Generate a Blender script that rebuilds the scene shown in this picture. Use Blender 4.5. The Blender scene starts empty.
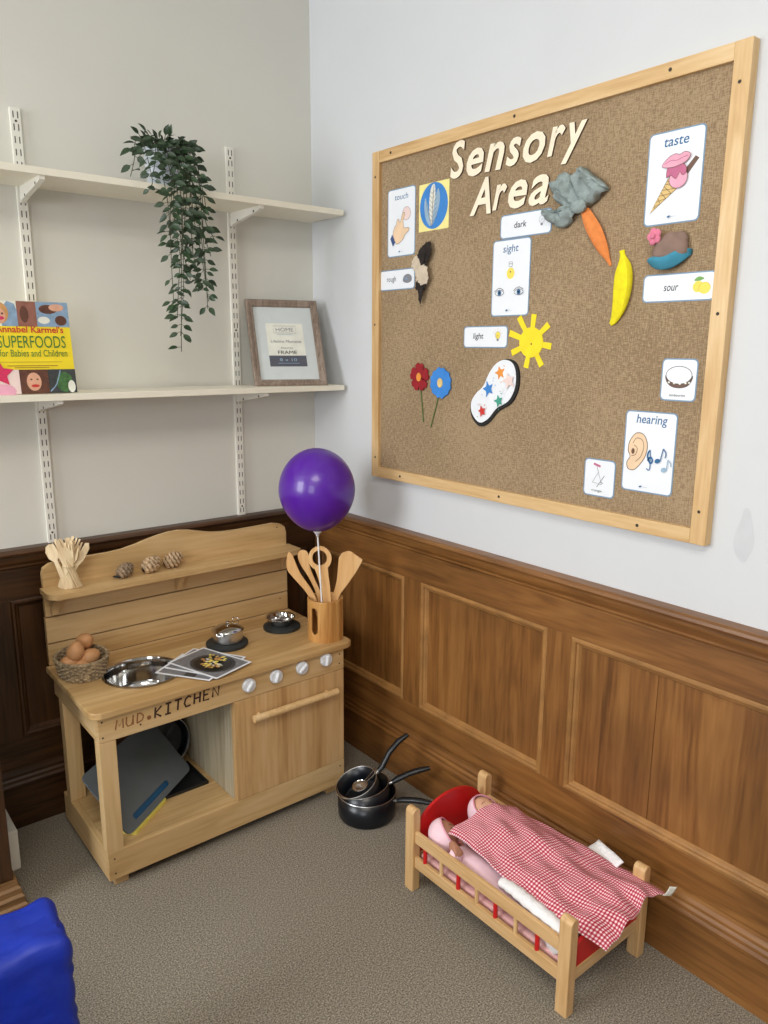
import bpy, bmesh, math, random
from mathutils import Vector, Matrix
C = bpy.context.scene.collection
PI = math.pi
random.seed(7)
V = Vector

# ------------------------------------------------------------------ camera
cam_data = bpy.data.cameras.new('camera'); cam = bpy.data.objects.new('camera', cam_data); C.objects.link(cam)
right = V((0.7776596, -0.62866075, 0.00558607)); up = V((0.12850367, 0.16764549, 0.97743634)); fwd = V((0.61541234, 0.75939492, -0.21115634))
m = Matrix((right, up, -fwd)).transposed().to_4x4(); m.translation = V((-1.6072, -2.4003, 1.4816)); cam.matrix_world = m
cam_data.sensor_fit = 'VERTICAL'; cam_data.sensor_height = 24.0; cam_data.lens = 24.0 * 762.836 / 1024.0
cam_data.clip_start = 0.02
bpy.context.scene.camera = cam
# ------------------------------------------------------------------ world, lights, exposure
vs = bpy.context.scene.view_settings
bpy.context.scene.display_settings.display_device = 'sRGB'
vs.view_transform = 'Standard'; vs.look = 'None'; vs.gamma = 1.0; vs.use_curve_mapping = False
vs.exposure = 0.42
world = bpy.data.worlds.new('world'); bpy.context.scene.world = world; world.use_nodes = True
bg = world.node_tree.nodes['Background']; bg.inputs[0].default_value = (0.75, 0.86, 1.0, 1); bg.inputs[1].default_value = 1.0
def area(name, loc, target, sx, sy, power, col):
    d = bpy.data.lights.new(name, 'AREA'); d.shape = 'RECTANGLE'; d.size = sx; d.size_y = sy; d.energy = power; d.color = col
    o = bpy.data.objects.new(name, d); C.objects.link(o); o.location = loc
    o.rotation_euler = (V(target) - V(loc)).to_track_quat('-Z', 'Y').to_euler(); return o
area('window_daylight', (-4.02, -0.75, 1.85), (0, -0.95, 1.2), 1.2, 1.5, 58, (0.93, 0.96, 1.0))
area('window_daylight', (-4.02, -3.6, 1.75), (0, -3.0, 1.2), 1.5, 1.5, 34, (0.93, 0.96, 1.0))
area('overhead_fill_light', (-2.0, -2.6, 2.9), (-2.0, -2.6, 0), 1.2, 1.2, 34, (1.0, 0.93, 0.82))  # soft warm fill added overhead, no lamp fitting belongs to it

# ------------------------------------------------------------------ materials
def lin(r, g, b):
    f = lambda c: (c/255/12.92) if c/255 <= 0.04045 else ((c/255+0.055)/1.055)**2.4
    return (f(r), f(g), f(b), 1)
def newmat(name):
    mt = bpy.data.materials.new(name); mt.use_nodes = True
    nt = mt.node_tree; return mt, nt, nt.nodes['Principled BSDF']
def N(nt, typ, **kw):
    n = nt.nodes.new(typ)
    for k, v in kw.items(): setattr(n, k, v)
    return n
def plain(name, col, rough=0.6, metal=0.0, var=0.06, scale=30, bump=0.0, spec=0.5, coat=0):
    mt, nt, p = newmat(name)
    tc = N(nt, 'ShaderNodeTexCoord'); no = N(nt, 'ShaderNodeTexNoise'); no.inputs['Scale'].default_value = scale; no.inputs['Detail'].default_value = 4
    nt.links.new(tc.outputs['Object'], no.inputs['Vector'])
    rp = N(nt, 'ShaderNodeValToRGB'); c = col
    rp.color_ramp.elements[0].position = 0.3; rp.color_ramp.elements[1].position = 0.7
    rp.color_ramp.elements[0].color = tuple(min(1, x*(1-var)) for x in c[:3]) + (1,)
    rp.color_ramp.elements[1].color = tuple(min(1, x*(1+var)) for x in c[:3]) + (1,)
    nt.links.new(no.outputs['Fac'], rp.inputs['Fac']); nt.links.new(rp.outputs['Color'], p.inputs['Base Color'])
    p.inputs['Roughness'].default_value = rough; p.inputs['Metallic'].default_value = metal
    p.inputs['Specular IOR Level'].default_value = spec; p.inputs['Coat Weight'].default_value = coat
    if bump:
        b = N(nt, 'ShaderNodeBump'); b.inputs['Strength'].default_value = bump; b.inputs['Distance'].default_value = 0.004
        nt.links.new(no.outputs['Fac'], b.inputs['Height']); nt.links.new(b.outputs['Normal'], p.inputs['Normal'])
    return mt
def wood(name, c0, c1, c2, axis='X', scale=14, rough=0.5, stave=0.0, stave_axis='X', bump=0.15, knots=0.0, coat=0.0, dist=1.2, stain=0, ring=0.06):
    """c0 dark grain, c1 body, c2 light"""
    mt, nt, p = newmat(name); L = nt.links.new
    tc = N(nt, 'ShaderNodeTexCoord'); mp = N(nt, 'ShaderNodeMapping')
    s = [1, 1, 1]; s['XYZ'.index(axis)] = 0.07; mp.inputs['Scale'].default_value = s
    L(tc.outputs['Object'], mp.inputs['Vector'])
    vec = mp.outputs['Vector']; stv = None
    if stave:
        sx = N(nt, 'ShaderNodeSeparateXYZ'); L(tc.outputs['Object'], sx.inputs[0])
        dv = N(nt, 'ShaderNodeMath', operation='DIVIDE'); L(sx.outputs[stave_axis], dv.inputs[0]); dv.inputs[1].default_value = stave
        fl = N(nt, 'ShaderNodeMath', operation='FLOOR'); L(dv.outputs[0], fl.inputs[0])
        wn = N(nt, 'ShaderNodeTexWhiteNoise', noise_dimensions='1D'); L(fl.outputs[0], wn.inputs['W'])
        stv = wn.outputs['Value']
        sc = N(nt, 'ShaderNodeVectorMath', operation='SCALE'); L(wn.outputs['Color'], sc.inputs[0]); sc.inputs['Scale'].default_value = 3
        ad = N(nt, 'ShaderNodeVectorMath', operation='ADD'); L(vec, ad.inputs[0]); L(sc.outputs[0], ad.inputs[1]); vec = ad.outputs[0]
    n1 = N(nt, 'ShaderNodeTexNoise'); n1.inputs['Scale'].default_value = scale; n1.inputs['Detail'].default_value = 5; n1.inputs['Distortion'].default_value = dist
    L(vec, n1.inputs['Vector'])
    wv = N(nt, 'ShaderNodeMath', operation='MULTIPLY'); L(n1.outputs['Fac'], wv.inputs[0]); wv.inputs[1].default_value = 34
    sn = N(nt, 'ShaderNodeMath', operation='SINE'); L(wv.outputs[0], sn.inputs[0])
    n2 = N(nt, 'ShaderNodeTexNoise'); n2.inputs['Scale'].default_value = scale*12; n2.inputs['Detail'].default_value = 3; L(vec, n2.inputs['Vector'])
    a1 = N(nt, 'ShaderNodeMath', operation='MULTIPLY_ADD'); L(sn.outputs[0], a1.inputs[0]); a1.inputs[1].default_value = ring; n2m = N(nt, 'ShaderNodeMath', operation='MULTIPLY'); L(n2.outputs['Fac'], n2m.inputs[0]); n2m.inputs[1].default_value = 0.4; L(n2m.outputs[0], a1.inputs[2])
    a2 = N(nt, 'ShaderNodeMath', operation='MULTIPLY_ADD'); L(n1.outputs['Fac'], a2.inputs[0]); a2.inputs[1].default_value = 0.5; L(a1.outputs[0], a2.inputs[2])
    out = a2.outputs[0]
    if stave:
        a3 = N(nt, 'ShaderNodeMath', operation='MULTIPLY_ADD'); L(stv, a3.inputs[0]); a3.inputs[1].default_value = 0.26; L(out, a3.inputs[2])
        a4 = N(nt, 'ShaderNodeMath', operation='SUBTRACT'); L(a3.outputs[0], a4.inputs[0]); a4.inputs[1].default_value = 0.13; out = a4.outputs[0]
    rp = N(nt, 'ShaderNodeValToRGB'); cr = rp.color_ramp
    cr.elements[0].position = 0.25; cr.elements[0].color = c0; cr.elements[1].position = 0.66; cr.elements[1].color = c2
    e = cr.elements.new(0.45); e.color = c1
    L(out, rp.inputs['Fac']); col = rp.outputs['Color']
    if knots:
        vo = N(nt, 'ShaderNodeTexVoronoi'); vo.inputs['Scale'].default_value = knots; m2 = N(nt, 'ShaderNodeMapping')
        s2 = [1, 1, 1]; s2['XYZ'.index(axis)] = 0.8; m2.inputs['Scale'].default_value = s2; L(tc.outputs['Object'], m2.inputs['Vector']); L(m2.outputs['Vector'], vo.inputs['Vector'])
        r2 = N(nt, 'ShaderNodeValToRGB'); r2.color_ramp.elements[0].position = 0.015; r2.color_ramp.elements[1].position = 0.07
        r2.color_ramp.elements[0].color = (0.22, 0.16, 0.12, 1); r2.color_ramp.elements[1].color = (1, 1, 1, 1)
        L(vo.outputs['Distance'], r2.inputs['Fac'])
        mx = N(nt, 'ShaderNodeMix', data_type='RGBA', blend_type='MULTIPLY'); mx.inputs['Factor'].default_value = 0.85
        L(col, mx.inputs['A']); L(r2.outputs['Color'], mx.inputs['B']); col = mx.outputs['Result']
    if stain:
        n3 = N(nt, 'ShaderNodeTexNoise'); n3.inputs['Scale'].default_value = 3.0; n3.inputs['Detail'].default_value = 3; L(tc.outputs['Object'], n3.inputs['Vector'])
        r3 = N(nt, 'ShaderNodeValToRGB'); r3.color_ramp.elements[0].position = 0.35; r3.color_ramp.elements[1].position = 0.62
        r3.color_ramp.elements[0].color = (1-stain, 1-stain, 1-stain, 1); r3.color_ramp.elements[1].color = (1, 1, 1, 1); L(n3.outputs['Fac'], r3.inputs['Fac'])
        mx = N(nt, 'ShaderNodeMix', data_type='RGBA', blend_type='MULTIPLY'); mx.inputs['Factor'].default_value = 1
        L(col, mx.inputs['A']); L(r3.outputs['Color'], mx.inputs['B']); col = mx.outputs['Result']
    L(col, p.inputs['Base Color']); p.inputs['Roughness'].default_value = rough; p.inputs['Coat Weight'].default_value = coat; p.inputs['Coat Roughness'].default_value = 0.3
    if bump:
        b = N(nt, 'ShaderNodeBump'); b.inputs['Strength'].default_value = bump; b.inputs['Distance'].default_value = 0.002
        L(out, b.inputs['Height']); L(b.outputs['Normal'], p.inputs['Normal'])
    return mt
PW = dict(rough=0.42, coat=0.12, stain=0.3, knots=3.2, ring=0.06)
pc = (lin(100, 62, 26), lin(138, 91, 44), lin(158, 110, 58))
pine_z = wood('old_pine_vertical', *pc, axis='Z', scale=9, **PW)
pine_y = wood('old_pine_along_right_wall', *pc, axis='Y', scale=9, **PW)
dc = (lin(36, 21, 9), lin(74, 46, 22), lin(96, 62, 32))  # darker stain, plus the shade on this side put into the colour
pine_bead = plain('worn_pine_bead', lin(156, 112, 62), 0.45, var=0.25, scale=14)
pine_x = wood('old_dark_shaded_pine_along_back_wall', *dc, axis='X', scale=9, **PW)
pine_dz = wood('old_dark_shaded_pine_vertical', *dc, axis='Z', scale=9, **PW)
bc = (lin(184, 146, 94), lin(207, 172, 120), lin(218, 187, 140))
beech_x = wood('kitchen_wood_lengthwise', *bc, axis='X', scale=8, rough=0.5, bump=0.05)
beech_y = wood('kitchen_wood_depthwise', *bc, axis='Y', scale=8, rough=0.5, bump=0.05)
beech_z = wood('kitchen_wood_upright', *bc, axis='Z', scale=8, rough=0.5, bump=0.05)
staves = wood('kitchen_wood_staves', lin(178, 136, 86), lin(204, 164, 112), lin(218, 184, 136), axis='Z', scale=7, rough=0.5, stave=0.036, bump=0.04)
counter_m = wood('kitchen_countertop_wood', lin(184, 146, 94), lin(207, 172, 120), lin(219, 188, 142), axis='X', scale=7, rough=0.42, stave=0.085, stave_axis='Y', bump=0.04)
greywood = wood('daylight_grey_plywood', lin(150, 138, 112), lin(186, 174, 146), lin(206, 196, 172), axis='Z', scale=7, rough=0.6, bump=0.05)  # pale grey wood, cool daylight on the divider put into the colour
frame_w = wood('pale_pine_frame_upright', lin(196, 154, 100), lin(216, 180, 128), lin(230, 200, 154), axis='Z', scale=10, rough=0.5, bump=0.06)
frame_wy = wood('pale_pine_frame_lengthwise', lin(196, 154, 100), lin(216, 180, 128), lin(230, 200, 154), axis='Y', scale=10, rough=0.5, bump=0.06)
bedc = (lin(190, 146, 92), lin(214, 174, 122), lin(226, 192, 146))
bed_y = wood('bed_beech_lengthwise', *bedc, axis='Y', scale=9, rough=0.4, bump=0.03)
bed_z = wood('bed_beech_upright', *bedc, axis='Z', scale=9, rough=0.4, bump=0.03)
bed_x = wood('bed_beech_crosswise', *bedc, axis='X', scale=9, rough=0.4, bump=0.03)
utensil_w = wood('pale_beech_utensil', lin(205, 150, 90), lin(226, 178, 118), lin(238, 200, 148), axis='Z', scale=9, rough=0.5, bump=0.03)
bamboo = wood('bamboo', lin(176, 120, 60), lin(206, 154, 88), lin(222, 178, 116), axis='Z', scale=10, rough=0.4, stave=0.016, bump=0.03)
birch = wood('pale_birch', lin(206, 176, 130), lin(228, 204, 164), lin(238, 218, 184), axis='Z', scale=16, rough=0.6, bump=0.03)
frame_taupe = wood('taupe_moulding', lin(100, 84, 74), lin(136, 118, 104), lin(160, 144, 130), axis='Z', scale=20, rough=0.4, bump=0.03)
cream = plain('cream_letter_wood', lin(248, 234, 208), 0.6, var=0.04)
burnt = plain('burnt_edge', lin(84, 58, 36), 0.8)
white_paint = plain('cream_white_shelf', lin(240, 234, 216), 0.4, var=0.015)
white_metal = plain('white_enamelled_steel', lin(235, 232, 222), 0.35, var=0.01)
slot_dark = plain('slot_shadow_gap', lin(70, 68, 62), 0.9)
hole_dark = plain('dark_screw_head', lin(60, 46, 34), 0.6)
black = plain('black_plastic', lin(24, 26, 28), 0.35, var=0.1)
black_hob = plain('black_slate', lin(38, 42, 42), 0.6, var=0.15)
enamel_black = plain('black_nonstick', lin(16, 20, 26), 0.3, var=0.1)
steel = plain('stainless_steel', (0.56, 0.55, 0.53, 1), 0.12, 1.0, var=0.03)
brushed = plain('brushed_steel', (0.62, 0.61, 0.6, 1), 0.3, 1.0, var=0.06)
knob_m = plain('white_marbled_knob', lin(226, 228, 232), 0.8, var=0.14, scale=90)
red = plain('red_paint', lin(200, 26, 28), 0.4, var=0.04)
red_cloth = plain('pale_pink_cloth', lin(222, 172, 168), 0.9, var=0.08)
pink = plain('pink_cotton', lin(244, 208, 218), 0.95, var=0.04)
pink_trim = plain('pink_trim', lin(232, 160, 182), 0.95, var=0.05)
towel_m = plain('white_terry', lin(240, 238, 238), 0.95, var=0.03, scale=120, bump=0.6)
skin1 = plain('doll_vinyl_tan', lin(176, 124, 98), 0.5, var=0.04)
skin2 = plain('doll_vinyl_light', lin(222, 170, 140), 0.5, var=0.04)
facial = plain('doll_feature', lin(120, 70, 56), 0.6)
lip_m = plain('doll_lips', lin(196, 108, 98), 0.5)
egg_m = plain('brown_eggshell', lin(200, 146, 98), 0.55, var=0.1, scale=60)
leaf_m = plain('dark_green_leaf', lin(38, 60, 32), 0.45, var=0.45, scale=25)
stem_m = plain('vine_stem', lin(52, 60, 34), 0.7)
pot_m = plain('glossy_white_pot', lin(214, 220, 230), 0.12, var=0.02)
soil = plain('dark_moss', lin(26, 34, 20), 0.9)
balloon_m = plain('purple_latex', lin(84, 24, 156), 0.32, var=0.03, spec=0.5, coat=0.25)
white_pl = plain('white_plastic', lin(240, 240, 240), 0.4, var=0.02)
box_m = plain('off_white_box', lin(244, 240, 228), 0.6, var=0.04)
blue_q = plain('royal_blue_nylon', lin(14, 44, 158), 0.5, var=0.08, scale=16, bump=0.9)
grey_board = plain('blue_grey_plastic', lin(98, 106, 112), 0.45, var=0.04)
yellow_board = plain('yellow_plastic', lin(236, 222, 110), 0.5, var=0.03)
blue_board = plain('blue_plastic', lin(28, 86, 130), 0.5)
wicker = plain('seagrass', lin(158, 138, 108), 0.9, var=0.55, scale=110, bump=0.8)
cone_m = plain('pine_cone_scales', lin(186, 158, 124), 0.8, var=0.35, scale=90)
cone_d = plain('pine_cone_dark', lin(142, 120, 96), 0.8, var=0.4, scale=90)
string_m = plain('twine', lin(206, 190, 150), 0.9)
# card inks
paper = plain('laminated_white_paper', lin(238, 241, 246), 0.35, var=0.01)
cardedge = plain('card_blue_grey_border', lin(120, 150, 178), 0.4, var=0.03)
ink_blue = plain('ink_blue', lin(48, 104, 152), 0.6)
ink_dark = plain('ink_dark', lin(52, 54, 62), 0.6)
ink_grey = plain('ink_grey', lin(132, 132, 138), 0.6)
ink_pale = plain('ink_pale_blue', lin(150, 178, 200), 0.6)
ink_skin = plain('ink_skin', lin(238, 206, 170), 0.6)
ink_outline = plain('ink_outline', lin(112, 80, 60), 0.6)
ink_pink = plain('ink_pink', lin(232, 168, 190), 0.6)
ink_rose = plain('ink_rose', lin(196, 104, 140), 0.6)
ink_cone = plain('ink_cone', lin(228, 196, 128), 0.6)
ink_yellow = plain('ink_yellow', lin(246, 224, 96), 0.6)
ink_green = plain('ink_green', lin(120, 170, 90), 0.6)
ink_brown = plain('ink_brown', lin(110, 84, 70), 0.6)
ink_red = plain('ink_red', lin(206, 52, 44), 0.6)
ink_orange = plain('ink_orange', lin(236, 150, 60), 0.6)
ink_teal = plain('ink_teal', lin(70, 164, 140), 0.6)
ink_blush = plain('ink_blush', lin(240, 216, 210), 0.6)
sky_blue = plain('ink_sky_blue', lin(58, 132, 206), 0.5)
butter = plain('card_butter_yellow', lin(244, 232, 150), 0.5)
felt_yellow = plain('yellow_card', lin(248, 222, 40), 0.8, var=0.05)
felt_banana = plain('yellow_felt', lin(240, 224, 30), 0.9, var=0.08, scale=60, bump=0.3)
felt_red = plain('red_felt', lin(150, 30, 38), 0.95, var=0.1)
felt_blue = plain('blue_felt', lin(62, 134, 212), 0.95, var=0.06)
felt_teal = plain('teal_felt', lin(66, 142, 168), 0.95, var=0.08)
felt_brown = plain('brown_felt', lin(140, 116, 104), 0.95, var=0.08, bump=0.3)
felt_pink = plain('pink_felt', lin(226, 130, 156), 0.95, var=0.08)
felt_stem = plain('green_stem', lin(92, 120, 60), 0.9)
crepe_orange = plain('orange_crepe', lin(232, 138, 72), 0.9, var=0.1, scale=60, bump=0.4)
crepe_grey = plain('grey_green_crepe', lin(148, 160, 158), 0.9, var=0.12, scale=60, bump=0.5)
black_foam = plain('black_foam', lin(30, 30, 30), 0.8)
feather_b = plain('black_feather', lin(34, 26, 22), 0.9, var=0.4, scale=80)
feather_w = plain('cream_feather', lin(206, 190, 168), 0.9, var=0.1, scale=80)
pen_dark = plain('burnt_lettering_dark', lin(62, 36, 24), 0.8)
pen_light = plain('burnt_lettering_brown', lin(140, 88, 50), 0.8)
mat_grey = plain('pale_grey_insert', lin(206, 212, 212), 0.4, var=0.03)
insert_cream = plain('cream_insert', lin(232, 232, 220), 0.4)
insert_dark = plain('slate_insert', lin(84, 86, 98), 0.4)
photo_dark = plain('photo_dark_grey', lin(58, 60, 62), 0.35, var=0.25, scale=60)
photo_mid = plain('photo_mid_grey', lin(120, 122, 126), 0.35, var=0.2, scale=60)
photo_tan = plain('photo_tan', lin(196, 164, 104), 0.5, var=0.3, scale=120)
hair_brown = plain('photo_brown', lin(96, 56, 40), 0.5, var=0.25, scale=80)
hair_ginger = plain('photo_ginger', lin(204, 150, 90), 0.5, var=0.15, scale=80)
sk_photo = plain('photo_skin', lin(222, 168, 138), 0.5, var=0.1, scale=60)
blue_photo = plain('photo_blue', lin(136, 164, 190), 0.5, var=0.2, scale=60)
brown_photo = plain('photo_red_brown', lin(146, 94, 78), 0.5, var=0.15, scale=60)
green_photo = plain('photo_green', lin(66, 108, 58), 0.5, var=0.4, scale=90)
magenta = plain('cover_magenta', lin(212, 44, 92), 0.5, var=0.08, scale=90)
cover_yellow = plain('cover_yellow', lin(248, 222, 36), 0.4, var=0.02)
title_green = plain('cover_green', lin(64, 122, 52), 0.5)
cuff_blue = plain('ink_cuff', lin(60, 84, 132), 0.6)

def gingham():
    mt, nt, p = newmat('red_gingham_cotton'); L = nt.links.new
    uv = N(nt, 'ShaderNodeUVMap'); sp = N(nt, 'ShaderNodeSeparateXYZ'); L(uv.outputs['UV'], sp.inputs[0]); outs = []
    for ax in 'XY':
        a = N(nt, 'ShaderNodeMath', operation='MULTIPLY'); L(sp.outputs[ax], a.inputs[0]); a.inputs[1].default_value = 1/0.0072
        f = N(nt, 'ShaderNodeMath', operation='FRACT'); L(a.outputs[0], f.inputs[0])
        g = N(nt, 'ShaderNodeMath', operation='GREATER_THAN'); L(f.outputs[0], g.inputs[0]); g.inputs[1].default_value = 0.5; outs.append(g)
    s = N(nt, 'ShaderNodeMath', operation='ADD'); L(outs[0].outputs[0], s.inputs[0]); L(outs[1].outputs[0], s.inputs[1])
    h = N(nt, 'ShaderNodeMath', operation='MULTIPLY'); L(s.outputs[0], h.inputs[0]); h.inputs[1].default_value = 0.5
    rp = N(nt, 'ShaderNodeValToRGB'); rp.color_ramp.interpolation = 'CONSTANT'
    rp.color_ramp.elements[0].position = 0; rp.color_ramp.elements[0].color = lin(242, 222, 226)
    rp.color_ramp.elements[1].position = 0.25; rp.color_ramp.elements[1].color = lin(206, 98, 114)
    e = rp.color_ramp.elements.new(0.75); e.color = lin(166, 32, 52)
    L(h.outputs[0], rp.inputs['Fac']); L(rp.outputs['Color'], p.inputs['Base Color']); p.inputs['Roughness'].default_value = 0.9
    return mt
gingham_m = gingham()
def burlap():
    mt, nt, p = newmat('burlap'); L = nt.links.new
    tc = N(nt, 'ShaderNodeTexCoord'); outs = []
    for sc in ((1, 1, 9), (1, 7, 1)):
        mp = N(nt, 'ShaderNodeMapping'); mp.inputs['Scale'].default_value = sc; L(tc.outputs['Object'], mp.inputs['Vector'])
        no = N(nt, 'ShaderNodeTexNoise'); no.inputs['Scale'].default_value = 64; no.inputs['Detail'].default_value = 5; no.inputs['Roughness'].default_value = 0.65; L(mp.outputs['Vector'], no.inputs['Vector']); outs.append(no)
    a = N(nt, 'ShaderNodeMath', operation='ADD'); L(outs[0].outputs['Fac'], a.inputs[0]); L(outs[1].outputs['Fac'], a.inputs[1])
    big = N(nt, 'ShaderNodeTexNoise'); big.inputs['Scale'].default_value = 4; L(tc.outputs['Object'], big.inputs['Vector'])
    b2 = N(nt, 'ShaderNodeMath', operation='MULTIPLY_ADD'); L(big.outputs['Fac'], b2.inputs[0]); b2.inputs[1].default_value = 0.25; L(a.outputs[0], b2.inputs[2])
    rp = N(nt, 'ShaderNodeValToRGB'); rp.color_ramp.elements[0].position = 0.80; rp.color_ramp.elements[0].color = lin(134, 112, 84)
    rp.color_ramp.elements[1].position = 1.0; rp.color_ramp.elements[1].color = lin(172, 148, 116); e = rp.color_ramp.elements.new(0.93); e.color = lin(152, 128, 98)
    dv = N(nt, 'ShaderNodeMath', operation='MULTIPLY'); L(b2.outputs[0], dv.inputs[0]); dv.inputs[1].default_value = 0.825
    L(dv.outputs[0], rp.inputs['Fac']); L(rp.outputs['Color'], p.inputs['Base Color']); p.inputs['Roughness'].default_value = 0.95
    b = N(nt, 'ShaderNodeBump'); b.inputs['Strength'].default_value = 0.4; b.inputs['Distance'].default_value = 0.002; L(a.outputs[0], b.inputs['Height']); L(b.outputs['Normal'], p.inputs['Normal'])
    return mt
burlap_m = burlap()
def carpet():
    mt, nt, p = newmat('grey_brown_carpet'); L = nt.links.new
    tc = N(nt, 'ShaderNodeTexCoord')
    no = N(nt, 'ShaderNodeTexNoise'); no.inputs['Scale'].default_value = 260; no.inputs['Detail'].default_value = 4; no.inputs['Roughness'].default_value = 0.7; L(tc.outputs['Object'], no.inputs['Vector'])
    rp = N(nt, 'ShaderNodeValToRGB'); rp.color_ramp.elements[0].position = 0.36; rp.color_ramp.elements[0].color = lin(86, 80, 70)
    rp.color_ramp.elements[1].position = 0.66; rp.color_ramp.elements[1].color = lin(186, 176, 160); e = rp.color_ramp.elements.new(0.5); e.color = lin(136, 128, 115)
    L(no.outputs['Fac'], rp.inputs['Fac']); L(rp.outputs['Color'], p.inputs['Base Color']); p.inputs['Roughness'].default_value = 1.0; p.inputs['Specular IOR Level'].default_value = 0.1
    b = N(nt, 'ShaderNodeBump'); b.inputs['Strength'].default_value = 0.5; b.inputs['Distance'].default_value = 0.003; L(no.outputs['Fac'], b.inputs['Height']); L(b.outputs['Normal'], p.inputs['Normal'])
    return mt
carpet_m = carpet()
wall_b = plain('back_wall_warm_paint', lin(219, 217, 208), 0.8, var=0.012, scale=5, bump=0.03)
wall_r = plain('right_wall_cool_paint', lin(211, 213, 215), 0.75, var=0.012, scale=5, bump=0.03)
room_m = plain('far_wall_low_bounce', lin(150, 146, 138), 0.85, var=0.02, scale=5)  # unseen left and front walls, colour darkened to cut bounced light
ceil_m = plain('ceiling_paint', lin(230, 230, 226), 0.9, var=0.01)
stain_m = plain('plaster_stain', lin(203, 205, 208), 0.8, var=0.03)

# ------------------------------------------------------------------ mesh helpers
WL = {}
class MB:
    def __init__(self, mats=None): self.bm = bmesh.new(); self.mats = mats or []; self.mi = 0; self.smooth = False
    def mat(self, m_):
        if m_ not in self.mats: self.mats.append(m_)
        self.mi = self.mats.index(m_); return self
    def face(self, vs_):
        try: f = self.bm.faces.new(vs_)
        except ValueError: return None
        f.material_index = self.mi; f.smooth = self.smooth; return f
    def v(self, co): return self.bm.verts.new(co)
    def _take(self, b2, M=None):
        if M is not None: bmesh.ops.transform(b2, matrix=M, verts=b2.verts)
        mp = {w: self.bm.verts.new(w.co) for w in b2.verts}
        for f in b2.faces:
            g = self.face([mp[w] for w in f.verts])
        b2.free(); return self
    def box(self, x0, x1, y0, y1, z0, z1, bev=0.0, M=None, seg=2):
        b2 = bmesh.new(); bmesh.ops.create_cube(b2, size=1)
        bmesh.ops.transform(b2, matrix=Matrix.Translation(((x0+x1)/2, (y0+y1)/2, (z0+z1)/2)) @ Matrix.Diagonal((abs(x1-x0), abs(y1-y0), abs(z1-z0), 1)), verts=b2.verts)
        if bev: bmesh.ops.bevel(b2, geom=b2.edges[:] , offset=bev, segments=seg, affect='EDGES', profile=0.5)
        return self._take(b2, M)
    def lathe(self, prof, c=(0, 0, 0), n=32, M=None, cap0=True, cap1=True):
        """prof: (r,z) list; M orients local z"""
        b2 = bmesh.new(); rings = []
        for r, z in prof:
            rings.append([b2.verts.new((r*math.cos(2*PI*i/n), r*math.sin(2*PI*i/n), z)) for i in range(n)])
        for a, b in zip(rings, rings[1:]):
            for i in range(n): b2.faces.new((a[i], a[(i+1) % n], b[(i+1) % n], b[i]))
        if cap0: b2.faces.new(list(reversed(rings[0])))
        if cap1: b2.faces.new(rings[-1])
        bmesh.ops.recalc_face_normals(b2, faces=b2.faces)
        T = Matrix.Translation(c)
        return self._take(b2, T @ M if M is not None else T)
    def tube(self, pts, r, n=8, caps=True, closed=False, flat=1.0):
        pts = [V(p_) for p_ in pts]; k = len(pts); rr = r if isinstance(r, (list, tuple)) else [r]*k
        rings = []; prev = None
        for i, p_ in enumerate(pts):
            t = (pts[(i+1) % k]-pts[i-1]) if closed else (pts[min(i+1, k-1)]-pts[max(i-1, 0)])
            t = t.normalized()
            if prev is None: a = t.cross(V((0, 0, 1)));  a = a if a.length > 1e-3 else t.cross(V((1, 0, 0)))
            else: a = prev - t*prev.dot(t)
            a.normalize(); prev = a; b = t.cross(a)
            rings.append([self.v(p_ + a*math.cos(2*PI*j/n)*rr[i] + b*math.sin(2*PI*j/n)*rr[i]*flat) for j in range(n)])
        prs = list(zip(rings, rings[1:])) + ([(rings[-1], rings[0])] if closed else [])
        for A_, B_ in prs:
            for j in range(n): self.face((A_[j], A_[(j+1) % n], B_[(j+1) % n], B_[j]))
        if caps and not closed: self.face(list(reversed(rings[0]))); self.face(rings[-1])
        return self
    def prism(self, pts2, o, u, v_, n_, t, side=None, holes=None):
        """extrude 2D polygon: plane o,u,v ; thickness t along n_"""
        o, u, v_, n_ = V(o), V(u), V(v_), V(n_)
        top = [self.v(o+u*a+v_*b+n_*t) for a, b in pts2]; bot = [self.v(o+u*a+v_*b) for a, b in pts2]
        self.face(top); self.face(list(reversed(bot))); mi = self.mi
        if side is not None: self.mat(side)
        k = len(pts2)
        for i in range(k): self.face((bot[i], bot[(i+1) % k], top[(i+1) % k], top[i]))
        self.mi = mi; return self
    def grid(self, f, nu, nv, uvf=None):
        """f(s,t)->co"""
        g = [[self.v(f(i/nu, j/nv)) for j in range(nv+1)] for i in range(nu+1)]
        uvl = self.bm.loops.layers.uv.verify() if uvf else None
        for i in range(nu):
            for j in range(nv):
                fa = self.face((g[i][j], g[i+1][j], g[i+1][j+1], g[i][j+1]))
                if uvl:
                    for lp, (a, b) in zip(fa.loops, ((i, j), (i+1, j), (i+1, j+1), (i, j+1))): lp[uvl].uv = uvf(a/nu, b/nv)
        return self
    def ball(self, c, r, M=None, n=20, warp=None):
        b2 = bmesh.new(); bmesh.ops.create_uvsphere(b2, u_segments=n, v_segments=max(8, n*2//3), radius=1)
        for w in b2.verts:
            co = w.co.copy()
            if warp: co = warp(co)
            w.co = V((co.x*r[0], co.y*r[1], co.z*r[2]))
        T = Matrix.Translation(c); return self._take(b2, T @ M if M is not None else T)
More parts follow.
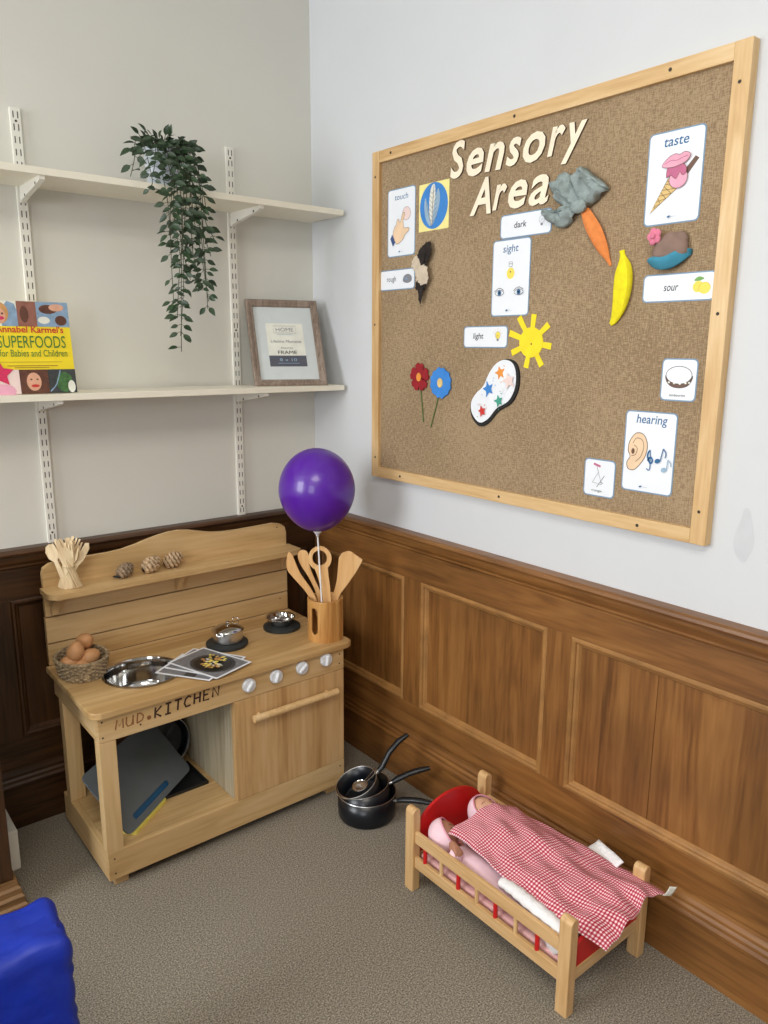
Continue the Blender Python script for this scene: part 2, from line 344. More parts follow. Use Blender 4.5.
    def build(self, name, mt=None, parent=None, smooth=None, fix=True, solid=0, sub=0):
        if fix: bmesh.ops.recalc_face_normals(self.bm, faces=self.bm.faces)
        me = bpy.data.meshes.new(name)
        off = WL.get(parent, V((0, 0, 0))) if parent else V((0, 0, 0))
        bmesh.ops.translate(self.bm, verts=self.bm.verts, vec=-off)
        self.bm.to_mesh(me); self.bm.free()
        ms = self.mats or [mt]
        for x in ms: me.materials.append(x)
        if smooth is not None:
            me.polygons.foreach_set('use_smooth', [smooth]*len(me.polygons))
            if smooth: 
                try: me.set_sharp_from_angle(angle=math.radians(40))
                except Exception: pass
        o = bpy.data.objects.new(name, me); C.objects.link(o)
        if parent: o.parent = parent; WL[o] = off
        if solid: md = o.modifiers.new('solid', 'SOLIDIFY'); md.thickness = solid; md.offset = 0
        if sub: md = o.modifiers.new('sub', 'SUBSURF'); md.levels = sub; md.render_levels = sub
        return o
def tag(o, label=None, cat=None, group=None, kind=None):
    if label: o['label'] = label
    if cat: o['category'] = cat
    if group: o['group'] = group
    if kind: o['kind'] = kind
    return o
def thing(name, loc, label, cat, group=None):
    o = bpy.data.objects.new(name, None); C.objects.link(o); o.location = loc; o.empty_display_size = 0.02; WL[o] = V(loc)
    return tag(o, label, cat, group)
def origin(o, loc):
    """move a lone mesh's origin to loc without moving it"""
    d = V(loc); o.data.transform(Matrix.Translation(-d)); o.location = d; return o
def rrect(w, h, r, cx=0, cy=0, n=4):
    pts = []
    for sx, sy, a0 in ((1, 1, 0), (-1, 1, 90), (-1, -1, 180), (1, -1, 270)):
        for i in range(n+1):
            a = math.radians(a0 + 90*i/n); pts.append((cx+sx*(w/2-r)+r*math.cos(a), cy+sy*(h/2-r)+r*math.sin(a)))
    return pts
def ell(cx, cy, a, b, n=20, rot=0):
    c, s = math.cos(rot), math.sin(rot)
    return [(cx+a*math.cos(2*PI*i/n)*c-b*math.sin(2*PI*i/n)*s, cy+a*math.cos(2*PI*i/n)*s+b*math.sin(2*PI*i/n)*c) for i in range(n)]
def spline(pts, closed=True, k=6):
    out = []; n = len(pts); rng = range(n) if closed else range(n-1)
    for i in rng:
        g = (lambda j: pts[j % n]) if closed else (lambda j: pts[max(0, min(n-1, j))])
        p0, p1, p2, p3 = g(i-1), g(i), g(i+1), g(i+2)
        for q in range(k):
            t = q/k; out.append(tuple(0.5*((2*b)+(-a+c)*t+(2*a-5*b+4*c-d)*t*t+(-a+3*b-3*c+d)*t**3) for a, b, c, d in zip(p0, p1, p2, p3)))
    if not closed: out.append(tuple(pts[-1]))
    return out
def text_mesh(s, size=1, shear=0.0, offset=0.0, align='CENTER', extrude=0):
    cu = bpy.data.curves.new('t', 'FONT'); cu.body = s; cu.size = size; cu.shear = shear; cu.offset = offset; cu.align_x = align; cu.extrude = extrude; cu.resolution_u = 3
    ob = bpy.data.objects.new('t', cu); C.objects.link(ob); dg = bpy.context.evaluated_depsgraph_get(); dg.update()
    me = bpy.data.meshes.new_from_object(ob.evaluated_get(dg)); bpy.data.objects.remove(ob); bpy.data.curves.remove(cu); return me
class Flat(MB):
    """2-D drawing on a plane; every layer sits a hair above the one before"""
    def __init__(self, o, u, v_, n_, step=0.00025):
        super().__init__(); self.o, self.u, self.w, self.n = V(o), V(u), V(v_), V(n_); self.h = 0; self.step = step
    def P(self, a, b): return self.o + self.u*a + self.w*b + self.n*self.h
    def slab(self, pts, m_, t):
        self.mat(m_); self.prism(pts, self.o+self.n*self.h, self.u, self.w, self.n, t); self.h += t+self.step; return self
    def poly(self, pts, m_):
        self.mat(m_); self.face([self.v(self.P(a, b)) for a, b in pts]); self.h += self.step; return self
    def out(self, pts, m_, mo, w=0.0012):
        self.poly(pts, m_); self.line(list(pts)+[pts[0]], w, mo); return self
    def line(self, pts, w, m_):
        self.mat(m_); pts = [V(p_) for p_ in pts]; L_, R_ = [], []
        for i, p_ in enumerate(pts):
            t = pts[min(i+1, len(pts)-1)]-pts[max(i-1, 0)]
            if (pts[0]-pts[-1]).length < 1e-6 and i in (0, len(pts)-1): t = pts[1]-pts[-2]
            t = t.normalized() if t.length > 0 else V((1, 0)); nn = V((-t.y, t.x))*w/2
            L_.append(self.v(self.P(*(p_+nn)))); R_.append(self.v(self.P(*(p_-nn))))
        for i in range(len(pts)-1): self.face((L_[i], R_[i], R_[i+1], L_[i+1]))
        self.h += self.step; return self
    def text(self, s, a, b, size, m_, shear=0.0, offset=0.0, width=None, sy=1.0):
        me = text_mesh(s, size, shear, offset*size); self.mat(m_)
        xs = [v_.co.x for v_ in me.vertices]
        k = 1.0
        if xs and width: k = width/(max(xs)-min(xs))
        cx = (max(xs)+min(xs))/2 if xs else 0
        mp = [self.v(self.P(a+(v_.co.x-cx)*k, b+v_.co.y*sy)) for v_ in me.vertices]
        for p_ in me.polygons: self.face([mp[i] for i in p_.vertices])
        bpy.data.meshes.remove(me); self.h += self.step; return self
def skin(name, verts, edges, radii, mt, parent, sub=2, root=0):
    me = bpy.data.meshes.new(name); off = WL.get(parent, V((0, 0, 0)))
    me.from_pydata([V(v_)-off for v_ in verts], edges, []); me.materials.append(mt)
    o = bpy.data.objects.new(name, me); C.objects.link(o); o.parent = parent; WL[o] = off
    md = o.modifiers.new('skin', 'SKIN'); md.use_smooth_shade = True
    sv = me.skin_vertices[0].data
    for i, r in enumerate(radii):
        sv[i].radius = (r, r) if not isinstance(r, tuple) else r; sv[i].use_root = (i == root)
    s = o.modifiers.new('sub', 'SUBSURF'); s.levels = sub; s.render_levels = sub
    return o
def dup(root, loc, label=None):
    r = root.copy(); C.objects.link(r); r.location = loc
    if label: r['label'] = label
    for ch in root.children:
        c_ = ch.copy(); C.objects.link(c_); c_.parent = r
        for g in ch.children: d_ = g.copy(); C.objects.link(d_); d_.parent = c_
    return r

# ================================================================== SETTING
def struct(name, mb, mt=None, smooth=None): return tag(mb.build(name, mt, smooth=smooth), kind='structure')
RX, RY, H = -3.9, -4.9, 3.0
b = MB(); b.box(RX-0.15, 0.15, RY-0.15, 0.15, -0.1, 0); struct('floor', b, carpet_m)
b = MB(); b.box(RX-0.15, 0.15, RY-0.15, 0.15, H, H+0.1); struct('ceiling', b, ceil_m)
b = MB(); b.box(RX-0.15, 0.15, 0, 0.15, 0, H); struct('wall_back', b, wall_b)
b = MB(); b.box(0, 0.15, RY, 0, 0, H); struct('wall_right', b, wall_r)
b = MB(); b.box(RX-0.15, 0.15, RY-0.15, RY, 0, H); struct('wall_front', b, room_m)
b = MB(); wins = [(-1.38, -0.12), (-4.4, -2.8)]
b.box(RX-0.15, RX, RY, 0, 0, 0.9); b.box(RX-0.15, RX, RY, 0, 2.6, H)
ys = [RY] + [y for w_ in reversed(wins) for y in w_] + [0]
for i in range(0, len(ys), 2): b.box(RX-0.15, RX, ys[i], ys[i+1], 0.9, 2.6)
struct('wall_left', b, room_m)
for k, (a, c_) in enumerate(wins):
    b = MB()
    for y in (a, (a+c_)/2-0.03, c_-0.06): b.box(RX-0.09, RX-0.03, y, y+0.06, 0.9, 2.6, 0.004)
    for z in (0.9, 1.7, 2.54): b.box(RX-0.09, RX-0.03, a, c_, z, z+0.06, 0.004)
    b.box(RX-0.03, RX+0.06, a-0.05, c_+0.05, 0.86, 0.9, 0.004)
    struct('window_%d' % (k+1), b, white_paint)
# panelling: (along, z) layout written once, laid on the right wall (outward -x) and the back wall (outward -y)
HC = 0.893
def wallbox(mb, side, a0, a1, d0, d1, z0, z1, bev=0.0):
    if side == 'R': mb.box(-d1, -d0, -a1, -a0, z0, z1, bev)
    else: mb.box(-a1, -a0, -d1, -d0, z0, z1, bev)
def wallprism(mb, side, a0, a1, prof):
    """profile (d,z) run along the wall"""
    if side == 'R': P_ = lambda a, d, z: (-d, -a, z)
    else: P_ = lambda a, d, z: (-a, -d, z)
    A_ = [mb.v(P_(a0, d, z)) for d, z in prof]; B_ = [mb.v(P_(a1, d, z)) for d, z in prof]; k = len(prof)
    for i in range(k): mb.face((A_[i], A_[(i+1) % k], B_[(i+1) % k], B_[i]))
    mb.face(A_); mb.face(list(reversed(B_)))
capprof = [(0, HC), (0.036, HC), (0.044, HC-0.004), (0.046, HC-0.011), (0.042, HC-0.018), (0.034, HC-0.021), (0.034, HC-0.027), (0.031, HC-0.040), (0.025, HC-0.050), (0.025, HC-0.056), (0.021, HC-0.062), (0.021, HC-0.068), (0, HC-0.068)]
skprof = [(0, 0), (0.030, 0), (0.030, 0.135), (0.034, 0.140), (0.034, 0.148), (0.028, 0.154), (0.027, 0.162), (0.022, 0.168), (0.022, 0.176), (0.018, 0.186), (0.016, 0.196), (0, 0.200)]
tn = [0]
def panelling(side, length, panels, mats):
    mh, mv = mats; nm = lambda: ('trim_%d' % (tn.__setitem__(0, tn[0]+1) or tn[0]))
    b = MB(); b.smooth = False; wallprism(b, side, 0.0, length, capprof); struct(nm(), b, mh)
    b = MB(); wallprism(b, side, 0.0, length, skprof); struct('baseboard_right' if side == 'R' else 'baseboard_back', b, mh)
    zb, zt = 0.292, 0.735
    b = MB(); wallbox(b, side, 0, length, 0, 0.016, zt, HC-0.066, 0.001); wallbox(b, side, 0, length, 0, 0.016, 0.197, zb, 0.001); struct(nm(), b, mh)
    edges = [0.0]
    for a0, a1, _ in panels: edges += [a0, a1]
    edges.append(length)
    b = MB()
    for i in range(0, len(edges), 2): wallbox(b, side, edges[i], edges[i+1], 0, 0.016, zb, zt, 0.0006)
    struct(nm(), b, mv)
    for a0, a1, cracks in panels:
        cs = [a0] + cracks + [a1]; b = MB()
        for i in range(len(cs)-1): wallbox(b, side, cs[i]+(0.0012 if i else 0), cs[i+1]-(0.0012 if i < len(cs)-2 else 0), 0, 0.0035, zb, zt, 0.0003)
        for c_ in cracks: wallbox(b, side, c_-0.0013, c_+0.0013, 0, 0.0012, zb, zt)
        struct(nm(), b, mv)
        # moulding ring: bead with a quirk, mitred
        b = MB(); prof = [(0.0, 0.0165), (0.004, 0.0200), (0.010, 0.0205), (0.014, 0.0165), (0.015, 0.012), (0.021, 0.010), (0.026, 0.0036)]
        P_ = (lambda a, d, z: (-d, -a, z)) if side == 'R' else (lambda a, d, z: (-a, -d, z)); rings = []
        for off_, d in prof: rings.append([b.v(P_(a, d, z)) for a, z in ((a0+off_, zb+off_), (a1-off_, zb+off_), (a1-off_, zt-off_), (a0+off_, zt-off_))])
        for r0, r1 in zip(rings, rings[1:]):
            for i in range(4): b.face((r0[i], r0[(i+1) % 4], r1[(i+1) % 4], r1[i]))
        struct(nm(), b, pine_bead if side == 'R' else mv)
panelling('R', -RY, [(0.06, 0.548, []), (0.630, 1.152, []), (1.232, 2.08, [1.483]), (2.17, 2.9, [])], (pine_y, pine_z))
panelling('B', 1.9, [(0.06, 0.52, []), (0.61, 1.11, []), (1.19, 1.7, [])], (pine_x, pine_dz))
# plaster marks on the right wall
b = Flat((-0.0004, 0, 0), (0, -1, 0), (0, 0, 1), (-1, 0, 0)); b.poly(spline([(1.644, 1.148), (1.656, 1.146), (1.664, 1.12), (1.672, 1.075), (1.662, 1.04), (1.654, 1.030), (1.644, 1.034), (1.630, 1.055), (1.628, 1.085), (1.638, 1.12)]), stain_m)
struct('trim_%d' % (tn[0]+1), b)
# ------------------------------------------------------------------ twin-slot shelving on the back wall
def standard(x, z0, z1, label):
    t = thing('shelf_upright', (x, 0, z0), label, 'shelf upright')
    b = MB(); b.box(x-0.0135, x+0.0135, -0.012, 0, z0, z1, 0.001); b.build('channel', white_metal, t)
    b = MB(); z = z1-0.018; k = 0
    while z > z0+0.012:
        for s in (-1, 1): b.box(x+s*0.0058-0.0013, x+s*0.0058+0.0013, -0.0124, -0.011, z-0.0085, z+0.0085)
        z -= 0.032
    b.build('slots', slot_dark, t)
    for z in (z1-0.034, z1-0.034-0.032*17, z0+0.032):
        b = MB(); b.lathe([(0.0032, 0), (0.0028, 0.0022)], (x, -0.0122, z), 10, Matrix.Rotation(PI/2, 4, 'X')); b.build('screw', hole_dark, t)
    return t
standard(-0.9711, HC, HC+1.22, 'white slotted shelf upright nearer the left edge, behind the cookery book')
standard(-0.3236, HC, HC+1.22, 'white slotted shelf upright between the trailing plant and the picture frame')
ZU, ZL = 1.9102, 1.3337
def shelf(z, label):
    b = MB(); b.box(-1.75, -0.016, -0.2138, -0.0135, z, z+0.018, 0.0012)
    o = b.build('wall_shelf', white_paint); origin(o, (-0.88, 0, z)); return tag(o, label, 'shelf', 'white wall shelves')
shelf(ZU, 'upper white wall shelf carrying the trailing plant'); shelf(ZL, 'lower white wall shelf carrying the book and picture frame')
def bracket(x, z, label):
    t = thing('shelf_bracket', (x, -0.0125, z), label, 'shelf bracket')
    b = MB(); pts = [(0.0125, 0), (0.205, 0), (0.205, -0.009), (0.195, -0.013), (0.03, -0.036), (0.0125, -0.042)]
    b.prism(pts, (x-0.007, 0, z), (0, -1, 0), (0, 0, 1), (1, 0, 0), 0.014); b.build('arm', white_metal, t)
    for d, dz in ((0.06, -0.027), (0.165, -0.012)):
        b = MB(); b.box(x-0.0076, x+0.0076, -d-0.004, -d+0.004, z+dz-0.0045, z+dz+0.0025, 0.001); b.build('fixing_hole', slot_dark, t)
bracket(-0.9711, ZU, 'white bracket under the upper shelf, on the left upright'); bracket(-0.3236, ZU, 'white bracket under the upper shelf, on the right upright')
bracket(-0.9711, ZL, 'white bracket under the lower shelf, below the cookery book'); bracket(-0.3236, ZL, 'white bracket under the lower shelf, below the picture frame')
# ================================================================== CUPBOARD at the left edge
t = thing('wooden_cupboard', (-1.5, -0.22, 0), 'dark wooden cupboard with stepped plinth at the left edge of the photo', 'cupboard')
b = MB(); b.box(-1.8, -1.25, -0.40, -0.05, 0.09, 0.88, 0.003); b.build('carcass', pine_dz, t)
b = MB(); prof = [(0, 0), (0.030, 0), (0.030, 0.022), (0.024, 0.028), (0.024, 0.046), (0.017, 0.052), (0.017, 0.068), (0.010, 0.074), (0.008, 0.09), (0, 0.09)]
for (x0, y0), (x1, y1), nx, ny in (((-1.8, -0.40), (-1.25, -0.40), 0, -1),):
    A_ = [b.v((x0, y0-d, z)) for d, z in prof]; B_ = [b.v((x1+d*0.8, y1-d, z)) for d, z in prof]; C_ = [b.v((x1+d*0.8, -0.25, z)) for d, z in prof]; k = len(prof)
    for R0, R1 in ((A_, B_), (B_, C_)):
        for i in range(k): b.face((R0[i], R0[(i+1) % k], R1[(i+1) % k], R1[i]))
    b.face(A_); b.face(list(reversed(C_)))
b.build('plinth', beech_x if False else wood('plinth_wood', lin(80, 54, 28), lin(122, 88, 52), lin(150, 114, 74), axis='X', scale=10, rough=0.5), t)
b = MB(); b.box(-1.82, -1.235, -0.42, -0.04, 0.88, 0.9, 0.004); b.build('top', pine_x, t)
b = MB(); b.box(-1.246, -1.196, -0.235, -0.09, 0, 0.125, 0.004); o = b.build('white_box', box_m); origin(o, (-1.22, -0.16, 0))
tag(o, 'small off-white box on the carpet between the cupboard and the panelled wall', 'box')

# ================================================================== MUD KITCHEN
X0, X1, YF, YB = -1.030, -0.229, -0.493, -0.105
kit = thing('play_kitchen', (-0.63, -0.3, 0), 'wooden play kitchen marked MUD KITCHEN with steel sink, knobs and shelf', 'play kitchen')
def kb(name, mt, *boxes, bev=0.0015, parent=None):
    b = MB()
    for q in boxes: b.box(*q, bev)
    return b.build(name, mt, parent or kit)
for x, y in ((X0+0.02, YF+0.02), (X1-0.06, YF+0.02), (X0+0.02, YB-0.06), (X1-0.06, YB-0.06)): kb('foot', beech_x, (x, x+0.04, y, y+0.04, 0, 0.033))
kb('base_board', beech_x, (X0, X1, YF, YF+0.019, 0.031, 0.118)); kb('base_board', beech_x, (X0, X1, YB-0.019, YB, 0.031, 0.118))
kb('base_board', beech_y, (X0, X0+0.019, YF+0.0195, YB-0.0195, 0.031, 0.118)); kb('base_board', beech_y, (X1-0.019, X1, YF+0.0195, YB-0.0195, 0.031, 0.118))
kb('base_shelf', beech_x, (X0+0.0195, X1-0.0195, YF+0.0195, YB-0.0195, 0.1, 0.1165))
kb('post', beech_z, (X0, X0+0.046, YF, YF+0.036, 0.118, 0.446)); kb('post', beech_z, (X0, X0+0.046, -0.178, -0.142, 0.118, 0.446))
fr = kb('apron', beech_x, (X0, X1, YF, YF+0.019, 0.447, 0.5205))
kb('apron', beech_y, (X0, X0+0.019, YF+0.0195, YB-0.0195, 0.447, 0.5205)); kb('apron', beech_y, (X1-0.019, X1, YF+0.0195, YB-0.0195, 0.447, 0.5205)); kb('apron', beech_x, (X0, X1, YB-0.019, YB, 0.447, 0.5205))
kb('divider', greywood, (-0.634, -0.617, YF+0.020, YB-0.02, 0.118, 0.446)); kb('side_panel', beech_z, (X1-0.017, X1, YF+0.020, YB-0.02, 0.118, 0.446)); kb('back_panel', beech_z, (-0.617, X1-0.018, YB-0.012, YB-0.002, 0.118, 0.446))
door = kb('oven_door', staves, (-0.632, X1, YF, YF+0.019, 0.1195, 0.4455))
b = MB(); b.tube([(-0.578, YF-0.022, 0.384), (-0.270, YF-0.022, 0.384)], 0.0115, 16)
for x in (-0.55, -0.3): b.tube([(x, YF, 0.384), (x, YF-0.02, 0.384)], 0.006, 8)
b.build('door_handle', frame_wy, door, smooth=True)
for x, z in ((-1.018, 0.462), (-1.018, 0.507), (-1.012, 0.05), (-1.012, 0.095), (-0.246, 0.098), (-0.915, 0.468), (-0.455, 0.516), (-0.39, 0.517), (-0.246, 0.468), (-0.245, 0.5), (-0.81, 0.508)):
    b = MB(); b.lathe([(0.0028, 0), (0.0024, 0.0008)], (x, YF, z), 10, Matrix.Rotation(PI/2, 4, 'X')); b.build('screw', hole_dark, kit)
b = MB(); b.lathe([(0.0065, 0), (0.006, 0.0007)], (-0.872+-0.018, YF, 0.481), 12, Matrix.Rotation(PI/2, 4, 'X')); b.build('wood_knot', pen_light, kit)
# countertop with a round hole
SX, SY, SR = -0.836, -0.322, 0.109
ox0, ox1, oy0, oy1 = -1.048, -0.196, -0.508, -0.1055
def rr_hit(a):
    d = V((math.cos(a), math.sin(a))); cx, cy = SX, SY; best = 9; rad = 0.03
    t_ = min((ox1-cx)/d.x if d.x > 1e-9 else 9, (ox0-cx)/d.x if d.x < -1e-9 else 9, (oy1-cy)/d.y if d.y > 1e-9 else 9, (oy0-cy)/d.y if d.y < -1e-9 else 9)
    x, y = cx+d.x*t_, cy+d.y*t_
    for qx, sx in ((ox0+rad, -1), (ox1-rad, 1)):
        qy = oy0+rad
        if (x-qx)*sx > 0 and y < qy:
            f = V((cx-qx, cy-qy)); bb = f.dot(d); cc = f.dot(f)-rad*rad; t_ = -bb+math.sqrt(max(0, bb*bb-cc)); x, y = cx+d.x*t_, cy+d.y*t_
    return x, y
angs = sorted([2*PI*i/72 for i in range(72)] + [math.atan2(yy-SY, xx-SX) % (2*PI) for xx, yy in ((ox0, oy1), (ox1, oy1))] +
              [math.atan2(oy0+0.03-0.03*math.sin(q)-SY, (ox0+0.03-0.03*math.cos(q) if s < 0 else ox1-0.03+0.03*math.cos(q))-SX) % (2*PI) for s in (-1, 1) for q in [PI/2*j/6 for j in range(7)]])
b = MB(); r4 = []
for a in angs:
    x, y = rr_hit(a); hx, hy = SX+SR*math.cos(a), SY+SR*math.sin(a)
    r4.append([b.v((hx, hy, 0.5205)), b.v((hx, hy, 0.54)), b.v((x+(SX-x)*0.006, y+(SY-y)*0.006, 0.54)), b.v((x, y, 0.537)), b.v((x, y, 0.5235)), b.v((x+(SX-x)*0.006, y+(SY-y)*0.006, 0.5205))])
for i in range(len(r4)):
    A_, B_ = r4[i], r4[(i+1) % len(r4)]
    for j in range(6): b.face((A_[j], A_[(j+1) % 6], B_[(j+1) % 6], B_[j]))
b.build('countertop', counter_m, kit)
b = MB(); b.lathe([(0.1145, 0.0012), (0.1145, 0.003), (0.108, 0.0032), (0.1055, -0.003), (0.1045, -0.03), (0.101, -0.065), (0.092, -0.083), (0.078, -0.092), (0.04, -0.096), (0.0, -0.097)], (SX, SY, 0.54), 64, cap0=False, cap1=False)
b.build('sink_bowl', steel, kit, smooth=True, solid=0.001)
# knobs
for i, x in enumerate((-0.583, -0.489, -0.3945, -0.303)):
    z = 0.4900+i*0.0027; Mx = Matrix.Translation((x, YF, z)) @ Matrix.Rotation(PI/2, 4, 'X')
    b = MB(); b.lathe([(0.0195, 0), (0.0215, 0.003), (0.0215, 0.010), (0.0195, 0.013), (0.0, 0.0135)], (0, 0, 0), 28, Mx, cap1=False)
    kn = b.build('control_knob', knob_m, kit, smooth=True)
    b = MB(); b.box(-0.005, 0.005, -0.0165, 0.0165, 0.0115, 0.021, 0.003, M=Mx @ Matrix.Rotation((-0.6, -0.3, -0.9, -0.2)[i], 4, 'Z')); b.build('grip', knob_m, kn)
# hob discs
for x, y, r in ((-0.540, -0.283, 0.067), (-0.322, -0.262, 0.063)):
    b = MB(); b.lathe([(r-0.002, 0), (r, 0.002), (r, 0.010), (r-0.003, 0.012), (0, 0.012)], (x, y, 0.5402), 40, cap1=False); b.build('hob_disc', black_hob, kit, smooth=True)
# splashback
prof = [(-1.035, 0.825), (-1.030, 0.842), (-1.012, 0.853), (-0.96, 0.8565), (-0.90, 0.857), (-0.84, 0.8575), (-0.795, 0.861), (-0.755, 0.869), (-0.72, 0.878), (-0.68, 0.887), (-0.64, 0.893), (-0.605, 0.8945), (-0.565, 0.889), (-0.525, 0.879), (-0.49, 0.871), (-0.45, 0.8665), (-0.40, 0.865), (-0.33, 0.866), (-0.25, 0.868), (-0.222, 0.862), (-0.206, 0.850), (-0.201, 0.83)]
for nm, pts in (('splashback_board', [(-1.037, 0.541), (-0.201, 0.541), (-0.201, 0.6055), (-1.037, 0.6055)]), ('splashback_board', [(-1.037, 0.6100), (-0.201, 0.6100), (-0.201, 0.6885), (-1.037, 0.6885)]),
                ('splashback_board', [(-1.035, 0.6930), (-0.201, 0.6930)] + list(reversed(prof)))):
    b = MB(); b.prism(pts, (0, -0.088, 0), (1, 0, 0), (0, 0, 1), (0, -1, 0), 0.017); b.build(nm, beech_x, kit)
for x in (-1.0, -0.28): kb('splashback_batten', beech_z, (x, x+0.04, -0.0875, -0.074, 0.45, 0.82))
for x, z in ((-0.238, 0.852), (-0.232, 0.585)):
    b = MB(); b.lathe([(0.0026, 0), (0.0022, 0.0006)], (x, -0.105, z), 10, Matrix.Rotation(PI/2, 4, 'X')); b.build('screw', hole_dark, kit)
pts = [(-1.045, -0.1052), (-1.045, -0.17)] + [(-1.045+0.035-0.035*math.cos(q), -0.17-0.035*math.sin(q)) for q in [PI/2*j/6 for j in range(1, 7)]] + [(-0.215-0.012+0.025*math.sin(q)+0.01, -0.18-0.025*math.cos(q)) for q in [PI/2*j/6 for j in range(0, 6)]] + [(-0.192, -0.18), (-0.192, -0.1052)]
b = MB(); b.prism(pts, (0, 0, 0.769), (1, 0, 0), (0, 1, 0), (0, 0, 1), 0.016); b.build('upper_shelf', beech_x, kit)
for x in (-1.012, -0.62, -0.222):
    pts = [(0.1055, 0.7688), (0.178, 0.7688), (0.178, 0.757)] + [(0.178-0.052*math.sin(q)-0.0, 0.757-0.055*(1-math.cos(q))) for q in [PI/2*j/6 for j in range(1, 7)]] + [(0.1055, 0.699)]
    b = MB(); b.prism(pts, (x-0.009, 0, 0), (0, -1, 0), (0, 0, 1), (1, 0, 0), 0.018); b.build('shelf_bracket', beech_z, kit)
# hand lettering
strokes = {'M': [[(0, 0), (.12, 1), (.5, .3), (.88, 1), (1, 0)]], 'U': [[(0, 1), (.02, .3), (.25, 0), (.7, .05), (.85, .35), (.88, 1)], [(.88, .6), (.95, 0)]], 'D': [[(.1, 1), (.1, 0)], [(0, .98), (.5, .95), (.9, .6), (.8, .2), (.1, 0)]],
           'K': [[(.1, 1), (.1, 0)], [(.9, 1), (.1, .45), (.95, 0)]], 'I': [[(.5, 1), (.5, 0)], [(.1, 1), (.9, 1)], [(.1, 0), (.9, 0)]], 'T': [[(0, 1), (1, 1)], [(.5, 1), (.5, 0)]],
           'C': [[(.95, .85), (.6, 1), (.2, .8), (.05, .4), (.3, .03), (.95, .08)]], 'H': [[(.1, 1), (.1, 0)], [(.9, 1), (.9, 0)], [(.1, .5), (.9, .52)]], 'E': [[(.9, 1), (.1, 1), (.1, 0), (.92, 0)], [(.1, .52), (.75, .52)]], 'N': [[(.08, 0), (.08, 1), (.92, 0), (.92, 1)]]}
def handwrite(word, x0, x1, z0, z1, h, w, m_, name, sl=0.12):
    b = Flat((0, YF-0.0003, 0), (1, 0, 0), (0, 0, 1), (0, -1, 0), 0.00005); n = len(word); cw = (x1-x0)/n
    for i, ch in enumerate(word):
        zz = z0+(z1-z0)*i/n
        for st in strokes[ch]: b.line([(x0+i*cw+(a*0.74+sl*c_)*cw, zz+c_*h) for a, c_ in st], w, m_)
    return b.build(name, None, fr)
handwrite('MUD', -0.984, -0.898, 0.474, 0.476, 0.028, 0.0042, pen_light, 'burnt_lettering'); handwrite('KITCHEN', -0.876, -0.672, 0.474, 0.486, 0.031, 0.0058, pen_dark, 'burnt_lettering')

# ================================================================== THINGS ON THE KITCHEN
CT = 0.5402
# egg basket
bx, by = -0.977, -0.222
t = thing('egg_basket', (bx, by, CT), 'small woven seagrass basket of brown eggs on the counter corner', 'basket')
def oval(rx, ry, z, ph=0, wob=0.0, n=72, k=18): return [(bx+(rx+wob*math.sin(k*2*PI*i/n+ph))*math.cos(2*PI*i/n), by+(ry+wob*math.sin(k*2*PI*i/n+ph))*math.sin(2*PI*i/n), z) for i in range(n)]
b = MB()
for k in range(9):
    z = CT+0.005+k*0.0058; f = 0.060+0.0012*k; b.tube(oval(f, f+0.012, z, ph=PI*k, wob=0.0028), 0.0042, 6, closed=True)
b.prism([(x, y) for x, y, _ in oval(0.058, 0.070, 0)], (0, 0, CT+0.0005), (1, 0, 0), (0, 1, 0), (0, 0, 1), 0.004)
b.build('woven_wall', wicker, t, smooth=True)
b = MB(); b.tube(oval(0.071, 0.083, CT+0.056, wob=0.0012, k=26), 0.0052, 8, closed=True); b.build('rim', wicker, t, smooth=True)
lab = ['brown egg on the right of the heap, highest in the basket', 'brown egg in the middle front of the basket heap, on top of others', 'brown egg low at the left inside the basket', 'brown egg low at the right inside the basket rim', 'brown egg mostly hidden low in the centre of the basket']
eggp = [((-0.957, -0.198, CT+0.088), 0.4, 0.9), ((-0.996, -0.236, CT+0.078), 0.2, 0.2), ((-1.012, -0.232, CT+0.044), 1.2, 1.0), ((-0.957, -0.238, CT+0.052), 0.6, 1.2), ((-0.986, -0.245, CT+0.032), 0.2, 1.3)]
b = MB(); b.ball((0, 0, 0), (0.0245, 0.0245, 0.030), n=28, warp=lambda c: V((c.x*(1-0.13*c.z), c.y*(1-0.13*c.z), c.z))); e0 = b.build('egg', egg_m, smooth=True)
for i, (p_, ry, rx) in enumerate(eggp):
    o = e0 if i == 0 else e0.copy()
    if i: C.objects.link(o)
    o.location = p_; o.rotation_euler = (rx, ry, 0.5*i); tag(o, lab[i], 'egg', 'brown eggs in the basket')
